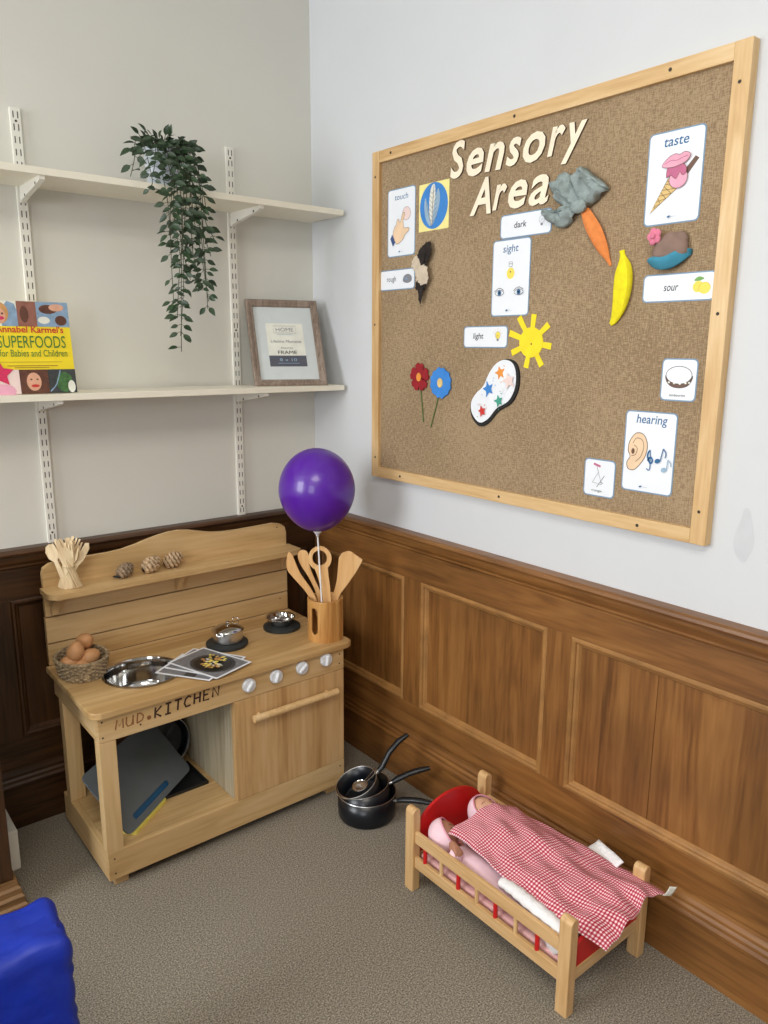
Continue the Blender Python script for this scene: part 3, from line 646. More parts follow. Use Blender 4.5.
# wooden cutlery bundle
cx, cy, cz = -0.972, -0.150, 0.7852
t = thing('wooden_cutlery_bundle', (cx, cy, cz), 'tied bundle of pale wooden forks and knives standing on the kitchen shelf', 'cutlery')
kinds = ['fork', 'knife', 'fork', 'knife', 'spoon', 'fork', 'knife', 'fork', 'knife', 'fork', 'knife', 'fork', 'knife', 'fork', 'knife', 'fork', 'knife', 'fork', 'knife', 'fork']
U, W3, NN = V((0.7777, -0.6287, 0)), V((0, 0, 1)), V((-0.6287, -0.7777, 0))
for i, kd in enumerate(kinds):
    a = 2*PI*i/len(kinds)+0.3; foot = V((cx, cy, cz+0.001))+(U*math.cos(a)*0.029+NN*math.sin(a)*0.018); tw = a+PI*0.80
    topp = V((cx, cy, cz+0.138+0.012*math.sin(i*2.3)))+(U*math.cos(tw)*0.033+NN*math.sin(tw)*0.016)
    if i == 4: topp = V((cx, cy, cz+0.130))-U*0.052
    if i == 12: topp = V((cx, cy, cz+0.137))+U*0.062
    d = (topp-foot); Ln = d.length; d.normalize(); s = d.cross(NN).normalized(); s = (s*math.cos(0.5*math.sin(i))+NN*math.sin(0.5*math.sin(i))).normalized(); n_ = s.cross(d).normalized()
    if kd == 'knife': pts = [(-.006, 0), (.006, 0), (.0045, .5), (.009, .62), (.009, .9), (.003, 1.0), (-.004, .97), (-.0065, .6), (-.0045, .5)]
    elif kd == 'spoon': pts = [(-.006, 0), (.006, 0), (.004, .62), (.011, .72), (.0125, .86), (.008, .97), (0, 1.0), (-.008, .97), (-.0125, .86), (-.011, .72), (-.004, .62)]
    else: pts = [(-.006, 0), (.006, 0), (.004, .6), (.0105, .72), (.011, 1.0), (.0075, .99), (.0065, .84), (.0035, .84), (.0035, 1.0), (0, 1.0), (-.0005, .84), (-.0035, .84), (-.0045, 1.0), (-.0105, .99), (-.0105, .72), (-.004, .6)]
    b = MB(); b.prism([(x, y*Ln) for x, y in [(x*1.35, y) for x, y in pts]], foot, s, d, n_, 0.0014); b.build('wooden_'+kd, birch, t)
b = MB(); b.tube([(cx+U.x*0.0175*math.cos(q)+NN.x*0.014*math.sin(q), cy+U.y*0.0175*math.cos(q)+NN.y*0.014*math.sin(q), cz+0.064) for q in [2*PI*i/20 for i in range(20)]], 0.0013, 6, closed=True)
b.tube([(cx+NN.x*0.015, cy+NN.y*0.015, cz+0.064), (cx+NN.x*0.018+U.x*0.006, cy+NN.y*0.018+U.y*0.006, cz+0.054), (cx+NN.x*0.019, cy+NN.y*0.019, cz+0.042)], 0.001, 6); b.build('string', string_m, t)
# ridged cones on the shelf
def cone(x, y, rot, size, label, mt, ring):
    z0 = 0.7852; t = thing('pine_cone', (x, y, z0), label, 'pine cone', 'pine cones on the kitchen shelf')
    M_ = Matrix.Translation((x, y, z0+size*0.52)) @ Matrix.Rotation(rot, 4, 'Z') @ Matrix.Rotation(1.15, 4, 'Y')
    b = MB()
    for k in range(6):
        z = (k-2.5)/2.5*size*0.55; r = size*0.56*math.cos((k-2.0)/3.6*1.35)
        n = 8
        for j in range(n):
            a = 2*PI*(j+0.5*(k % 2))/n
            b.ball((0, 0, 0), (r*0.42, r*0.40, size*0.075), M=M_ @ Matrix.Rotation(a, 4, 'Z') @ Matrix.Translation((r*0.62, 0, z)) @ Matrix.Rotation(-0.5, 4, 'Y'), n=8)
    b.ball((0, 0, 0), (size*0.32, size*0.32, size*0.5), M=M_, n=10)
    b.build('scales', mt, t, smooth=True)
    b = MB(); b.tube([tuple(M_ @ V((0.006*math.cos(q), 0.009*math.sin(q)*(1 if ring else .6), -size*0.62-0.007*ring+0.008*math.cos(q)*ring))) for q in [2*PI*i/12 for i in range(12)]], 0.0028, 6, closed=True); b.build('dark_loop', black, t, smooth=True)
cone(-0.806, -0.152, 0.25, 0.044, 'darkest ridged brown cone with a black loop, nearest the wooden cutlery', cone_d, 1)
cone(-0.722, -0.148, 0.2, 0.050, 'middle one of three ridged cones on the kitchen shelf', cone_m, 0)
cone(-0.645, -0.140, -0.1, 0.050, 'right-hand ridged cone on the kitchen shelf, beside the crest', cone_m, 0)
# saucepan with lid
px_, py_, pz = -0.533, -0.278, 0.5525
t = thing('toy_saucepan', (px_, py_, pz), 'small stainless steel lidded pan on the left black hob disc', 'saucepan')
b = MB(); b.lathe([(0.0, 0), (0.042, 0), (0.046, 0.003), (0.047, 0.035), (0.051, 0.037)], (px_, py_, pz), 40, cap0=False, cap1=False); b.build('pan_body', brushed, t, smooth=True, solid=0.001)
b = MB(); b.lathe([(0.0515, 0.0375), (0.048, 0.041), (0.036, 0.048), (0.018, 0.053), (0.0, 0.0545)], (px_, py_, pz), 40, cap0=False, cap1=False); lid = b.build('lid', steel, t, smooth=True, solid=0.0008)
b = MB(); b.lathe([(0.004, 0.053), (0.003, 0.058), (0.006, 0.061), (0.0065, 0.064), (0, 0.0655)], (px_, py_, pz), 16, cap1=False); b.build('lid_knob', steel, lid, smooth=True)
for sgn in (-1, 1):
    d = V((0.80, 0.60, 0))*sgn; s = V((-0.6, 0.80, 0)); p0 = V((px_, py_, pz+0.030))+d*0.046
    b = MB(); b.tube([p0-s*0.010, p0-s*0.010+d*0.012+V((0, 0, .010)), p0-s*0.009+d*0.014+V((0, 0, .026 if sgn > 0 else .004)), p0+s*0.009+d*0.014+V((0, 0, .026 if sgn > 0 else .004)), p0+s*0.010+d*0.012+V((0, 0, .010)), p0+s*0.010], 0.0014, 6); b.build('handle', steel, t, smooth=True)
# little steel bowl
x, y = -0.322, -0.254
t = thing('steel_bowl', (x, y, pz), 'shallow shiny steel pan of crinkled foil on the right black hob disc', 'bowl')
b = MB(); b.lathe([(0.0, 0), (0.034, 0), (0.041, 0.006), (0.046, 0.024), (0.051, 0.026)], (x, y, pz), 36, cap0=False, cap1=False); b.build('pan_body', steel, t, smooth=True, solid=0.001)
b = MB(); b.grid(lambda s, q: (x+0.041*math.sqrt(s)*math.cos(2*PI*q), y+0.041*math.sqrt(s)*math.sin(2*PI*q), pz+0.014+0.006*math.sin(19*s+31*q*2*PI/6.28*3)*math.cos(9*s*3)), 8, 36); b.build('crinkled_foil', brushed, t, smooth=True)
b = MB(); b.tube([(x+0.04, y-0.018, pz+0.022), (x+0.056, y-0.022, pz+0.026), (x+0.058, y-0.008, pz+0.026), (x+0.044, y-0.004, pz+0.022)], 0.0013, 6); b.build('handle', steel, t, smooth=True)
# photo cards over the sink edge
def photo(cs, z, label, food=True):
    A_, B_, C_, D_ = [V((x, y, 0)) for x, y in cs]   # left, top, right, bottom
    o = V((A_.x, A_.y, z)); u = (B_-A_); wv = (D_-A_); lu, lw = u.length, wv.length; u.normalize(); wv = (wv - u*wv.dot(u)).normalized(); n_ = V((0, 0, 1))
    b = Flat(o, u, wv, n_, 0.0002); b.slab([(0, 0), (lu, 0), (lu, lw), (0, lw)], paper, 0.0006); mg = 0.007
    b.poly([(mg, mg), (lu-mg, mg), (lu-mg, lw-mg), (mg, lw-mg)], photo_mid)
    if food:
        b.poly(ell(lu*.5, lw*.56, lu*.42, lw*.36, 28), photo_dark); b.poly(ell(lu*.5, lw*.56, lu*.36, lw*.30, 28), black); rnd = random.Random(3)
        for i in range(60):
            a, r = rnd.random()*6.28, math.sqrt(rnd.random())*0.8
            b.poly(ell(lu*.5+math.cos(a)*r*lu*.31, lw*.56+math.sin(a)*r*lw*.26, 0.0045+rnd.random()*.005, 0.0045, 7, a), rnd.choice([photo_tan, ink_yellow, insert_cream, ink_cone, hair_ginger]))
    else: b.poly([(mg, lw*.5), (lu-mg, lw*.42), (lu-mg, lw*.6), (mg, lw*.7)], photo_dark)
    o_ = b.build('recipe_photo', None); origin(o_, (A_+B_+C_+D_)/4+V((0, 0, z))); return tag(o_, label, 'photo', 'recipe photos on the counter')
photo([(-0.815, -0.360), (-0.690, -0.275), (-0.590, -0.425), (-0.715, -0.510)], 0.5448, 'white-bordered photo at the bottom of the fan, poking out left over the sink', False)
photo([(-0.782, -0.340), (-0.645, -0.258), (-0.545, -0.420), (-0.682, -0.502)], 0.5456, 'white-bordered grey photo in the middle of the fan, edges showing at top', False)
photo([(-0.758, -0.320), (-0.618, -0.275), (-0.562, -0.470), (-0.702, -0.518)], 0.5475, 'topmost photo of a black dish of food with white border')
# utensil holder
hx, hy, hz, HR, HH = -0.252, -0.424, CT, 0.0585, 0.138
t = thing('utensil_holder', (hx, hy, hz), 'round bamboo utensil holder with a tall slot on the counter corner', 'utensil pot')
b = MB(); n, mz = 120, 60; sa = math.atan2(-0.7594, -0.6154) - 0.60; g = {}
def inslot(i, j):
    a = (2*PI*(i+.5)/n - sa+PI) % (2*PI)-PI; ww, z = a*HR, (j+.5)/mz*HH
    z0, z1, r = 0.026, 0.116, 0.013
    if abs(ww) > r: return False
    zc = min(max(z, z0+r), z1-r); return (z-zc)**2+ww*ww < r*r
for i in range(n):
    for j in range(mz+1): g[i, j] = b.v((hx+HR*math.cos(2*PI*i/n), hy+HR*math.sin(2*PI*i/n), hz+HH*j/mz))
for i in range(n):
    for j in range(mz):
        if not inslot(i, j): b.face((g[i, j], g[(i+1) % n, j], g[(i+1) % n, j+1], g[i, j+1]))
b.bm.faces.new([g[i, 0] for i in range(n)])
o = b.build('pot_wall', bamboo, t, smooth=True); md = o.modifiers.new('solid', 'SOLIDIFY'); md.thickness = 0.006; md.offset = -1
# utensils (px sheet coordinates turned into metres in the plane of the pot)
def utensil(name, pts, label, off, foot, holes=None, thick=0.006):
    o0 = V((hx, hy, hz+HH))+NN*off; sc = 0.00328
    f = lambda p_: ((p_[0]-325)*sc, (596-p_[1])*sc*1.03)
    b = MB(); b.prism([f(p_) for p_ in pts], o0, U, W3, NN, thick)
    o = b.build(name, utensil_w); origin(o, (hx, hy, hz+0.01)); md = o.modifiers.new('bev', 'BEVEL'); md.width = 0.0012; md.segments = 2; md.limit_method = 'ANGLE'
    return tag(o, label, 'kitchen utensil', 'wooden utensils in the bamboo pot')
utensil('wooden_spatula', spline([(288, 553), (292, 553), (295, 560), (301, 574), (314, 594), (326, 628), (321, 630), (309, 597), (294, 578), (287, 568)], True, 3), 'wooden spatula leaning furthest left in the bamboo pot', -0.012, None)
o = utensil('wooden_spoon', spline([(303, 550.5), (307.5, 553), (308.5, 560), (310, 569), (315, 582), (321, 597), (327, 628), (322, 629), (316, 597), (308, 578), (301, 567), (297.5, 558), (299, 552)], True, 3), 'round-bowled wooden spoon second from the left in the pot', -0.028, None)
# ring spoon
o0 = V((hx, hy, hz+HH))+NN*0.022; sc = 0.00328; b = MB(); P2 = lambda x, y, n_: b.v(o0+U*(x-325)*sc+W3*(596-y)*sc*1.03+NN*n_)
outer, inner, k = [], [], 40
for i in range(k):
    a = 2*PI*i/k; ox_, oy_ = 320.8+11.4*math.cos(a), 555-12*math.sin(a)
    outer.append((ox_, oy_)); inner.append((320.6+7.2*math.cos(a), 554.5-7.6*math.sin(a)))
fr_ = []
for (a, b_), (c_, d_) in zip(outer, inner): fr_.append((P2(a, b_, 0.003), P2(c_, d_, 0.003), P2(c_, d_, -0.003), P2(a, b_, -0.003)))
for i in range(k):
    A_, B_ = fr_[i], fr_[(i+1) % k]
    for j in range(4): b.face((A_[j], A_[(j+1) % 4], B_[(j+1) % 4], B_[j]))
b.prism([((x-325)*sc, (596-y)*sc*1.03) for x, y in spline([(315.5, 564.6), (320, 566.6), (327.5, 563.5), (329, 572), (331, 592), (331, 629), (325, 629), (323.5, 596), (319, 575)], True, 3)], o0-NN*0.0029, U, W3, NN, 0.0058)
o = b.build('ring_spoon', utensil_w); origin(o, (hx, hy, hz+0.01)); tag(o, 'wooden utensil with a large round hole, in the middle of the bamboo pot', 'kitchen utensil', 'wooden utensils in the bamboo pot')
utensil('wooden_spatula', spline([(342, 551), (348, 549), (352, 550)], False, 3)[:-1] + [(352, 550), (362.5, 557.5), (361, 561)] + spline([(356, 570), (347, 583), (338, 597), (330, 628), (324, 627), (331.5, 597), (336.5, 580), (338, 566), (339, 556)], False, 3), 'broad slant-ended wooden spatula leaning furthest right in the pot', 0.002, None)
# balloon on a stick
bcx, bcy, bcz = -0.283, -0.430, 1.040
t = thing('balloon', (-0.276, -0.455, hz+0.01), 'purple balloon on a white stick standing in the bamboo pot', 'balloon')
pr = [(0.0, 0.133)] + [(0.1205*math.sin(q), 0.133*math.cos(q)) for q in [PI*i/26 for i in range(1, 24)]]
pr = [(r*(1.0 - (0.10 if z < 0 else 0)*(abs(z)/0.13)**1.5), z) for r, z in pr] + [(0.012, -0.132), (0.007, -0.136), (0.009, -0.141)]
b = MB(); b.lathe(pr, (bcx, bcy, bcz), 48, cap0=False); b.build('balloon_skin', balloon_m, t, smooth=True)
b = MB(); b.lathe([(0.004, -0.150), (0.006, -0.142), (0.019, -0.127), (0.021, -0.124)], (bcx, bcy, bcz), 24, cap0=False, cap1=False); b.build('balloon_cup', white_pl, t, smooth=True, solid=0.001)
b = MB(); b.tube([(bcx, bcy, bcz-0.140), (-0.283, -0.448, 0.69), (-0.283, -0.452, hz+0.012)], 0.0026, 8); b.build('stick', white_pl, t, smooth=True)

# ================================================================== THINGS UNDER THE COUNTER
A_ = V((-0.963, -0.4700, 0.1295)); Bp = V((-0.6729, -0.2504, 0.1295)); ab = (Bp-A_).normalized(); wd = V((-0.088, 0.115, 0.165)); wd = (wd-ab*wd.dot(ab)).normalized(); nn = ab.cross(wd).normalized()
L_, W_ = 0.365, 0.215
def cutting(off, drop, m_, label, slot=True, L_=L_, W_=W_):
    b = MB(); o = A_+nn*off+ab*drop
    if slot:
        # board with a carrying slot near its lower edge: four bars round the slot
        s0, s1, v0, v1, r = 0.055, 0.250, 0.018, 0.036, 0.009
        op = rrect(L_, W_, 0.02, L_/2, W_/2, 5); ip = []
        c_ = ((s0+s1)/2, (v0+v1)/2); inn = rrect(s1-s0, v1-v0, r-0.0001, c_[0], c_[1], 5); k = len(op)
        rings = [[b.v(o+ab*p_[0]+wd*p_[1]+nn*h) for p_ in q] for q, h in ((op, 0), (inn, 0), (inn, 0.004), (op, 0.004))]
        for q in range(4):
            for i in range(k): b.face((rings[q][i], rings[q][(i+1) % k], rings[(q+1) % 4][(i+1) % k], rings[(q+1) % 4][i]))
    else: b.prism(rrect(L_, W_, 0.02, L_/2, W_/2, 5), o, ab, wd, nn, 0.004)
    o_ = b.build('cutting_board', m_); origin(o_, A_+ab*0.15); return tag(o_, label, 'cutting board', 'cutting boards under the sink')
cutting(0.0, 0, grey_board, 'blue-grey plastic cutting board with slot, front one leaning under the sink')
cutting(-0.0065, 0.02, blue_board, 'blue cutting board showing through the slot of the grey one', False, 0.33, 0.17)
b = MB(); u2 = V((ab.x, ab.y, 0)).normalized(); w2 = V((-u2.y, u2.x, 0)); b.prism(rrect(0.175, 0.10, 0.008, 0.11, 0.056, 4), V((-0.952, -0.478, 0.1172)), u2, w2, V((0, 0, 1)), 0.011); o = b.build('cutting_board', yellow_board); origin(o, (-0.87, -0.4, 0.1172))
tag(o, 'yellow cutting board lying flat beneath the edge of the grey board', 'cutting board')
b = MB(); b.box(-0.86, -0.655, -0.325, -0.17, 0.1172, 0.1192, 0.0006)
for q in ((-0.86, -0.856, -0.325, -0.17), (-0.659, -0.655, -0.325, -0.17), (-0.86, -0.655, -0.325, -0.321), (-0.86, -0.655, -0.174, -0.17)): b.box(q[0], q[1], q[2], q[3], 0.119, 0.127)
M_ = Matrix.Translation((-0.757, -0.25, 0)) @ Matrix.Rotation(0.35, 4, 'Z') @ Matrix.Translation((0.757, 0.25, 0)); bmesh.ops.transform(b.bm, matrix=Matrix.Translation((0.0, -0.02, 0)) @ Matrix.Translation((0,0,0)), verts=b.bm.verts)
o = b.build('baking_tray', black); origin(o, (-0.757, -0.27, 0.1172)); tag(o, 'black baking tray lying on the kitchen base shelf beside the divider', 'baking tray')
t = thing('frying_pan', (-0.72, -0.16, 0.129), 'black frying pan standing on edge behind the cutting boards', 'frying pan')
M_ = Matrix.Translation((-0.722, -0.165, 0.213)) @ Matrix.Rotation(PI/2-0.25, 4, 'X')
b = MB(); b.lathe([(0, -0.012), (0.066, -0.012), (0.076, 0.006), (0.080, 0.018)], (0, 0, 0), 40, M_, cap0=False, cap1=False); b.build('pan_body', enamel_black, t, smooth=True, solid=0.002)
b = MB(); b.tube([tuple(M_ @ V((0.080*math.cos(q), 0.080*math.sin(q), 0.019))) for q in [2*PI*i/40 for i in range(40)]], 0.0016, 6, closed=True); b.build('rim', brushed, t, smooth=True)
b = MB(); b.tube([tuple(M_ @ V(p_)) for p_ in ((-0.076, 0.01, 0.015), (-0.12, 0.02, 0.022), (-0.20, 0.035, 0.024))], 0.008, 8, flat=0.6); b.build('handle', black, t, smooth=True)

# ================================================================== SAUCEPANS ON THE FLOOR
def pan(name, c, ax, hd, R_, Hh, hl, lift, label, rot_hand=0):
    """c = centre of base, ax = axis, hd = handle direction"""
    ax = V(ax).normalized(); hd = V(hd); hd = (hd-ax*hd.dot(ax)).normalized(); s = ax.cross(hd)
    M_ = Matrix((hd, s, ax)).transposed().to_4x4(); M_.translation = V(c)
    t = thing(name, c, label, 'saucepan', 'black saucepans nested on the carpet')
    b = MB(); b.lathe([(0, 0), (R_*0.86, 0), (R_*0.95, 0.004), (R_*0.985, 0.012), (R_, Hh)], (0, 0, 0), 48, M_, cap0=False, cap1=False); b.build('pan_body', enamel_black, t, smooth=True, solid=0.0018)
    b = MB(); b.tube([tuple(M_ @ V(((R_+0.001)*math.cos(q), (R_+0.001)*math.sin(q), Hh+0.001))) for q in [2*PI*i/48 for i in range(48)]], 0.0016, 6, closed=True); b.build('rim', brushed, t, smooth=True)
    b = MB(); b.tube([tuple(M_ @ V(p_)) for p_ in ((R_-0.001, 0, Hh-0.014), (R_+0.016, 0, Hh-0.010))], 0.0055, 10); b.build('ferrule', brushed, t, smooth=True)
    b = MB(); pts = [(R_+0.012, 0, Hh-0.011), (R_+0.03, 0, Hh-0.004), (R_+0.07, 0, Hh+lift*0.6), (R_+hl*0.75, 0, Hh+lift*0.95), (R_+hl, 0, Hh+lift)]
    b.tube([tuple(M_ @ V(p_)) for p_ in pts], [0.009, 0.0115, 0.0110, 0.0115, 0.008], 12, flat=0.8); b.build('handle', black, t, smooth=True)
    return t
pan('saucepan', (-0.252, -0.648, 0.001), (0, 0, 1), (0.50, -0.86, 0), 0.093, 0.083, 0.125, 0.006, 'largest black saucepan at the bottom of the nest on the carpet')
pan('saucepan', (-0.252, -0.648, 0.026), (-0.12, 0.10, 1), (0.84, -0.54, 0.04), 0.082, 0.080, 0.140, 0.012, 'middle black saucepan nested in the largest, handle sloping gently')
pan('saucepan', (-0.262, -0.640, 0.062), (-0.36, 0.08, 0.9), (0.85, -0.20, 0.32), 0.068, 0.062, 0.150, 0.046, 'smallest black saucepan on top of the nest, handle raised steeply')
t = thing('strainer', (-0.27, -0.65, 0.125), 'small round steel strainer lying inside the top saucepan', 'strainer')
M_ = Matrix.Translation((-0.285, -0.655, 0.118)) @ Matrix.Rotation(-0.3, 4, 'Y')
b = MB(); b.lathe([(0, -0.007), (0.013, -0.005), (0.023, 0)], (0, 0, 0), 24, M_, cap0=False, cap1=False); b.build('strainer_bowl', brushed, t, smooth=True, solid=0.001)
b = MB(); b.tube([tuple(M_ @ V((0.024*math.cos(q), 0.024*math.sin(q), 0))) for q in [2*PI*i/24 for i in range(24)]], 0.0015, 6, closed=True); b.build('rim', steel, t, smooth=True)
b = MB()
for s in (-0.004, 0.004): b.tube([tuple(M_ @ V(p_)) for p_ in ((0.022, s, 0), (0.05, s*1.6, 0.004), (0.075, s*1.4, 0.014))], 0.0013, 6)
b.build('wire_handle', steel, t, smooth=True)
# ================================================================== NOTICE BOARD  (a = -Y to the right, z up)
y0, y1, z0, z1 = 0.3803, 1.5766, 1.0543, 2.0744
bd = thing('notice_board', (0, -0.98, 1.56), 'large burlap notice board in a pale pine frame on the right wall', 'notice board')
b = MB(); b.box(-0.014, 0, -y1+0.012, -y0-0.012, z0+0.01, z1-0.01); b.build('burlap_panel', burlap_m, bd)
b = MB(); b.box(-0.026, 0, -y0-0.034, -y0, z0, z1, 0.0012); b.build('frame_rail', frame_w, bd)
b = MB(); b.box(-0.026, 0, -y1, -y1+0.037, z0, z1, 0.0012); b.build('frame_rail', frame_w, bd)
b = MB(); b.box(-0.025, 0, -y1+0.0375, -y0-0.0345, z1-0.034, z1, 0.0012); b.build('frame_rail', frame_wy, bd)
b = MB(); b.box(-0.025, 0, -y1+0.0375, -y0-0.0345, z0, z0+0.034, 0.0012); b.build('frame_rail', frame_wy, bd)
for a, z in ((0.470, z1-0.015), (0.966, z1-0.016), (1.400, z1-0.016), (1.556, 1.998), (0.396, 2.001), (0.396, 1.553), (0.529, z0+0.017), (0.962, z0+0.017), (1.405, z0+0.016), (1.556, 1.554), (1.556, 1.129), (0.4, 1.12)):
    b = MB(); b.lathe([(0.0042, 0), (0.0036, 0.0012)], (-0.0252, -a, z), 12, Matrix.Rotation(-PI/2, 4, 'Y')); b.build('screw', hole_dark, bd)
BX = -0.0143
def board_flat(step=0.00025, h=0): f = Flat((BX, 0, 0), (0, -1, 0), (0, 0, 1), (-1, 0, 0), step); f.h = h; return f
# letters
def letter(ch, a0, a1, zb, zt, label, shear=0.22, tilt=0.0, h=0.005):
    me = text_mesh(ch, 1.0, shear, 0.016 if ch == 'a' else 0.022, extrude=0); xs = [v_.co.x for v_ in me.vertices]; yv = [v_.co.y for v_ in me.vertices]
    mx, Mx_, my, My = min(xs), max(xs), min(yv), max(yv); b2 = bmesh.new(); b2.from_mesh(me); bpy.data.meshes.remove(me)
    bmesh.ops.dissolve_limit(b2, angle_limit=0.01, verts=b2.verts, edges=b2.edges)
    ca, cz_ = (a0+a1)/2, (zb+zt)/2; b = MB(); b.mat(cream)
    def tr(co):
        x = (co.x-mx)/(Mx_-mx)*(a1-a0)+a0-ca; y = (co.y-my)/(My-my)*(zt-zb)+zb-cz_
        return ca+x*math.cos(tilt)-y*math.sin(tilt), cz_+x*math.sin(tilt)+y*math.cos(tilt)
    mp = {}
    for v_ in b2.verts: a, z = tr(v_.co); mp[v_] = (b.v((BX, -a, z)), b.v((BX-h, -a, z)))
    for f in b2.faces: b.face([mp[v_][1] for v_ in f.verts])
    b.mat(burnt)
    for e in b2.edges:
        if len(e.link_faces) == 1:
            p_, q = e.verts; b.face((mp[p_][0], mp[q][0], mp[q][1], mp[p_][1]))
    b2.free(); o = b.build('wooden_letter', None); origin(o, (BX, -ca, cz_)); return tag(o, label, 'letter', 'cream wooden letters of the board title')
zb = 1.943
for ch, a0, a1, lo, hi, w_, ti in (('S', .726, .786, zb+.001, 2.040, 'capital S starting the word Sensory', .06), ('e', .792, .857, zb-.004, 2.009, 'letter e, second in Sensory', .02), ('n', .862, .930, zb-.002, 2.010, 'letter n in Sensory', -.03),
                                   ('s', .937, .987, zb-.001, 2.010, 'small s in the middle of Sensory', -.02), ('o', .995, 1.065, zb-.004, 2.010, 'letter o in Sensory', -.03), ('r', 1.074, 1.126, zb, 2.010, 'letter r in Sensory, left of the y', -.02), ('y', 1.118, 1.188, 1.918, 2.008, 'letter y ending the word Sensory', -.03),
                                   ('A', .810, .890, 1.836, 1.930, 'capital A starting the word Area', -.02), ('r', .896, .944, 1.840, 1.904, 'letter r in Area, between A and e', -.04), ('e', .950, 1.014, 1.836, 1.905, 'letter e in the word Area', -.03), ('a', 1.020, 1.084, 1.835, 1.906, 'small a ending the word Area', 0)):
    letter(ch, a0, a1, lo, hi, 'cream wooden ' + w_, tilt=ti, shear=0.26 if ch not in 'S' else .2)
# cards
def card(a0, a1, zb_, zt_, label, draw, r=0.009, border=0.003, tear=None):
    f = board_flat(); w_, h_ = a1-a0, zt_-zb_; cx_, cz_ = (a0+a1)/2, (zb_+zt_)/2
    f.slab(rrect(w_+2*border, h_+2*border, r+border*.6, cx_, cz_, 4), cardedge, 0.0006)
    f.poly(rrect(w_, h_, r, cx_, cz_, 4), paper); draw(f, a0, zb_, w_, h_)
    o = f.build('flash_card', None); origin(o, (BX, -cx_, cz_)); return tag(o, label, 'card', 'white flash cards on the notice board')
def logo(f, a, z): f.poly(ell(a, z, 0.004, 0.0022, 10, 0.3), ink_blue); f.line([(a+0.006, z), (a+0.018, z-0.0005)], 0.0006, ink_pale)
def d_touch(f, a, z, w, h):
    f.text('touch', a+w*.5, z+h*.845, 0.024, ink_blue, 0.10, 0.0, width=w*.50)
    f.out(ell(a+w*.70, z+h*.62, .019, .019, 18), ink_blush, ink_outline, .0009)
    hand = [(.20, .33), (.34, .18), (.58, .24), (.66, .31), (.78, .35), (.80, .40), (.62, .41), (.60, .46), (.58, .52), (.64, .60), (.62, .64), (.55, .62), (.47, .50), (.42, .55), (.36, .545), (.32, .48), (.25, .43)]
    f.out(spline([(a+w*x, z+h*y) for x, y in hand], True, 3), ink_skin, ink_outline, .0011)
    f.poly([(a+w*.10, z+h*.27), (a+w*.20, z+h*.15), (a+w*.29, z+h*.21), (a+w*.17, z+h*.335)], cuff_blue); logo(f, a+w*.45, z+h*.06)
def d_rough(f, a, z, w, h):
    f.text('rough', a+w*.34, z+h*.42, 0.023, ink_dark, 0.05, width=w*.27); f.poly(spline([(a+w*x, z+h*y) for x, y in ((.68, .4), (.72, .68), (.84, .75), (.93, .6), (.92, .36), (.8, .28))], True, 3), ink_grey)
    f.poly(ell(a+w*.78, z+h*.52, .006, .005, 8), cardedge)
def bulb(f, a, z, s, m_):
    f.out(ell(a, z, s, s*1.1, 16), m_, ink_grey, s*.09); f.poly(rrect(s*.8, s*.7, s*.1, a, z-s*1.35), ink_grey)
    f.line([(a-s*.3, z-s*.6), (a-s*.1, z+s*.2), (a+s*.1, z-s*.1), (a+s*.3, z+s*.2)], s*.08, ink_dark)
def d_dark(f, a, z, w, h): f.text('dark', a+w*.40, z+h*.40, 0.022, ink_dark, 0.1, 0.01, width=w*.25); bulb(f, a+w*.83, z+h*.60, .0085, paper)
def d_light(f, a, z, w, h):
    f.text('light', a+w*.34, z+h*.42, 0.022, ink_dark, 0.1, 0.01, width=w*.24); bulb(f, a+w*.80, z+h*.58, .009, ink_yellow)
    for k in range(5): q = k*.62+.3; f.line([(a+w*.80+.012*math.cos(q), z+h*.6+.012*math.sin(q)), (a+w*.80+.017*math.cos(q), z+h*.6+.017*math.sin(q))], .0007, ink_orange)
def d_sight(f, a, z, w, h):
    f.text('sight', a+w*.48, z+h*.845, 0.027, ink_blue, 0.12, 0.004, width=w*.42)
    f.poly(ell(a+w*.50, z+h*.56, .0135, .0145, 18), ink_yellow); f.out(rrect(.012, .012, .002, a+w*.50, z+h*.68), paper, ink_dark, .0009); f.line([(a+w*.45, z+h*.685), (a+w*.55, z+h*.685)], .001, ink_dark); f.poly(ell(a+w*.5, z+h*.58, .0022, .0022, 8), ink_brown)
    for ex in (.22, .76):
        f.out(spline([(a+w*ex-.016, z+h*.30), (a+w*ex, z+h*.345), (a+w*ex+.016, z+h*.305), (a+w*ex, z+h*.265)], True, 4), paper, ink_dark, .0013); f.poly(ell(a+w*ex, z+h*.305, .0068, .0068, 14), ink_blue); f.poly(ell(a+w*ex, z+h*.305, .003, .003, 10), black)
        f.line(spline([(a+w*ex-.018, z+h*.325), (a+w*ex, z+h*.37), (a+w*ex+.016, z+h*.335)], False, 4), .0014, ink_dark)
    logo(f, a+w*.45, z+h*.065)
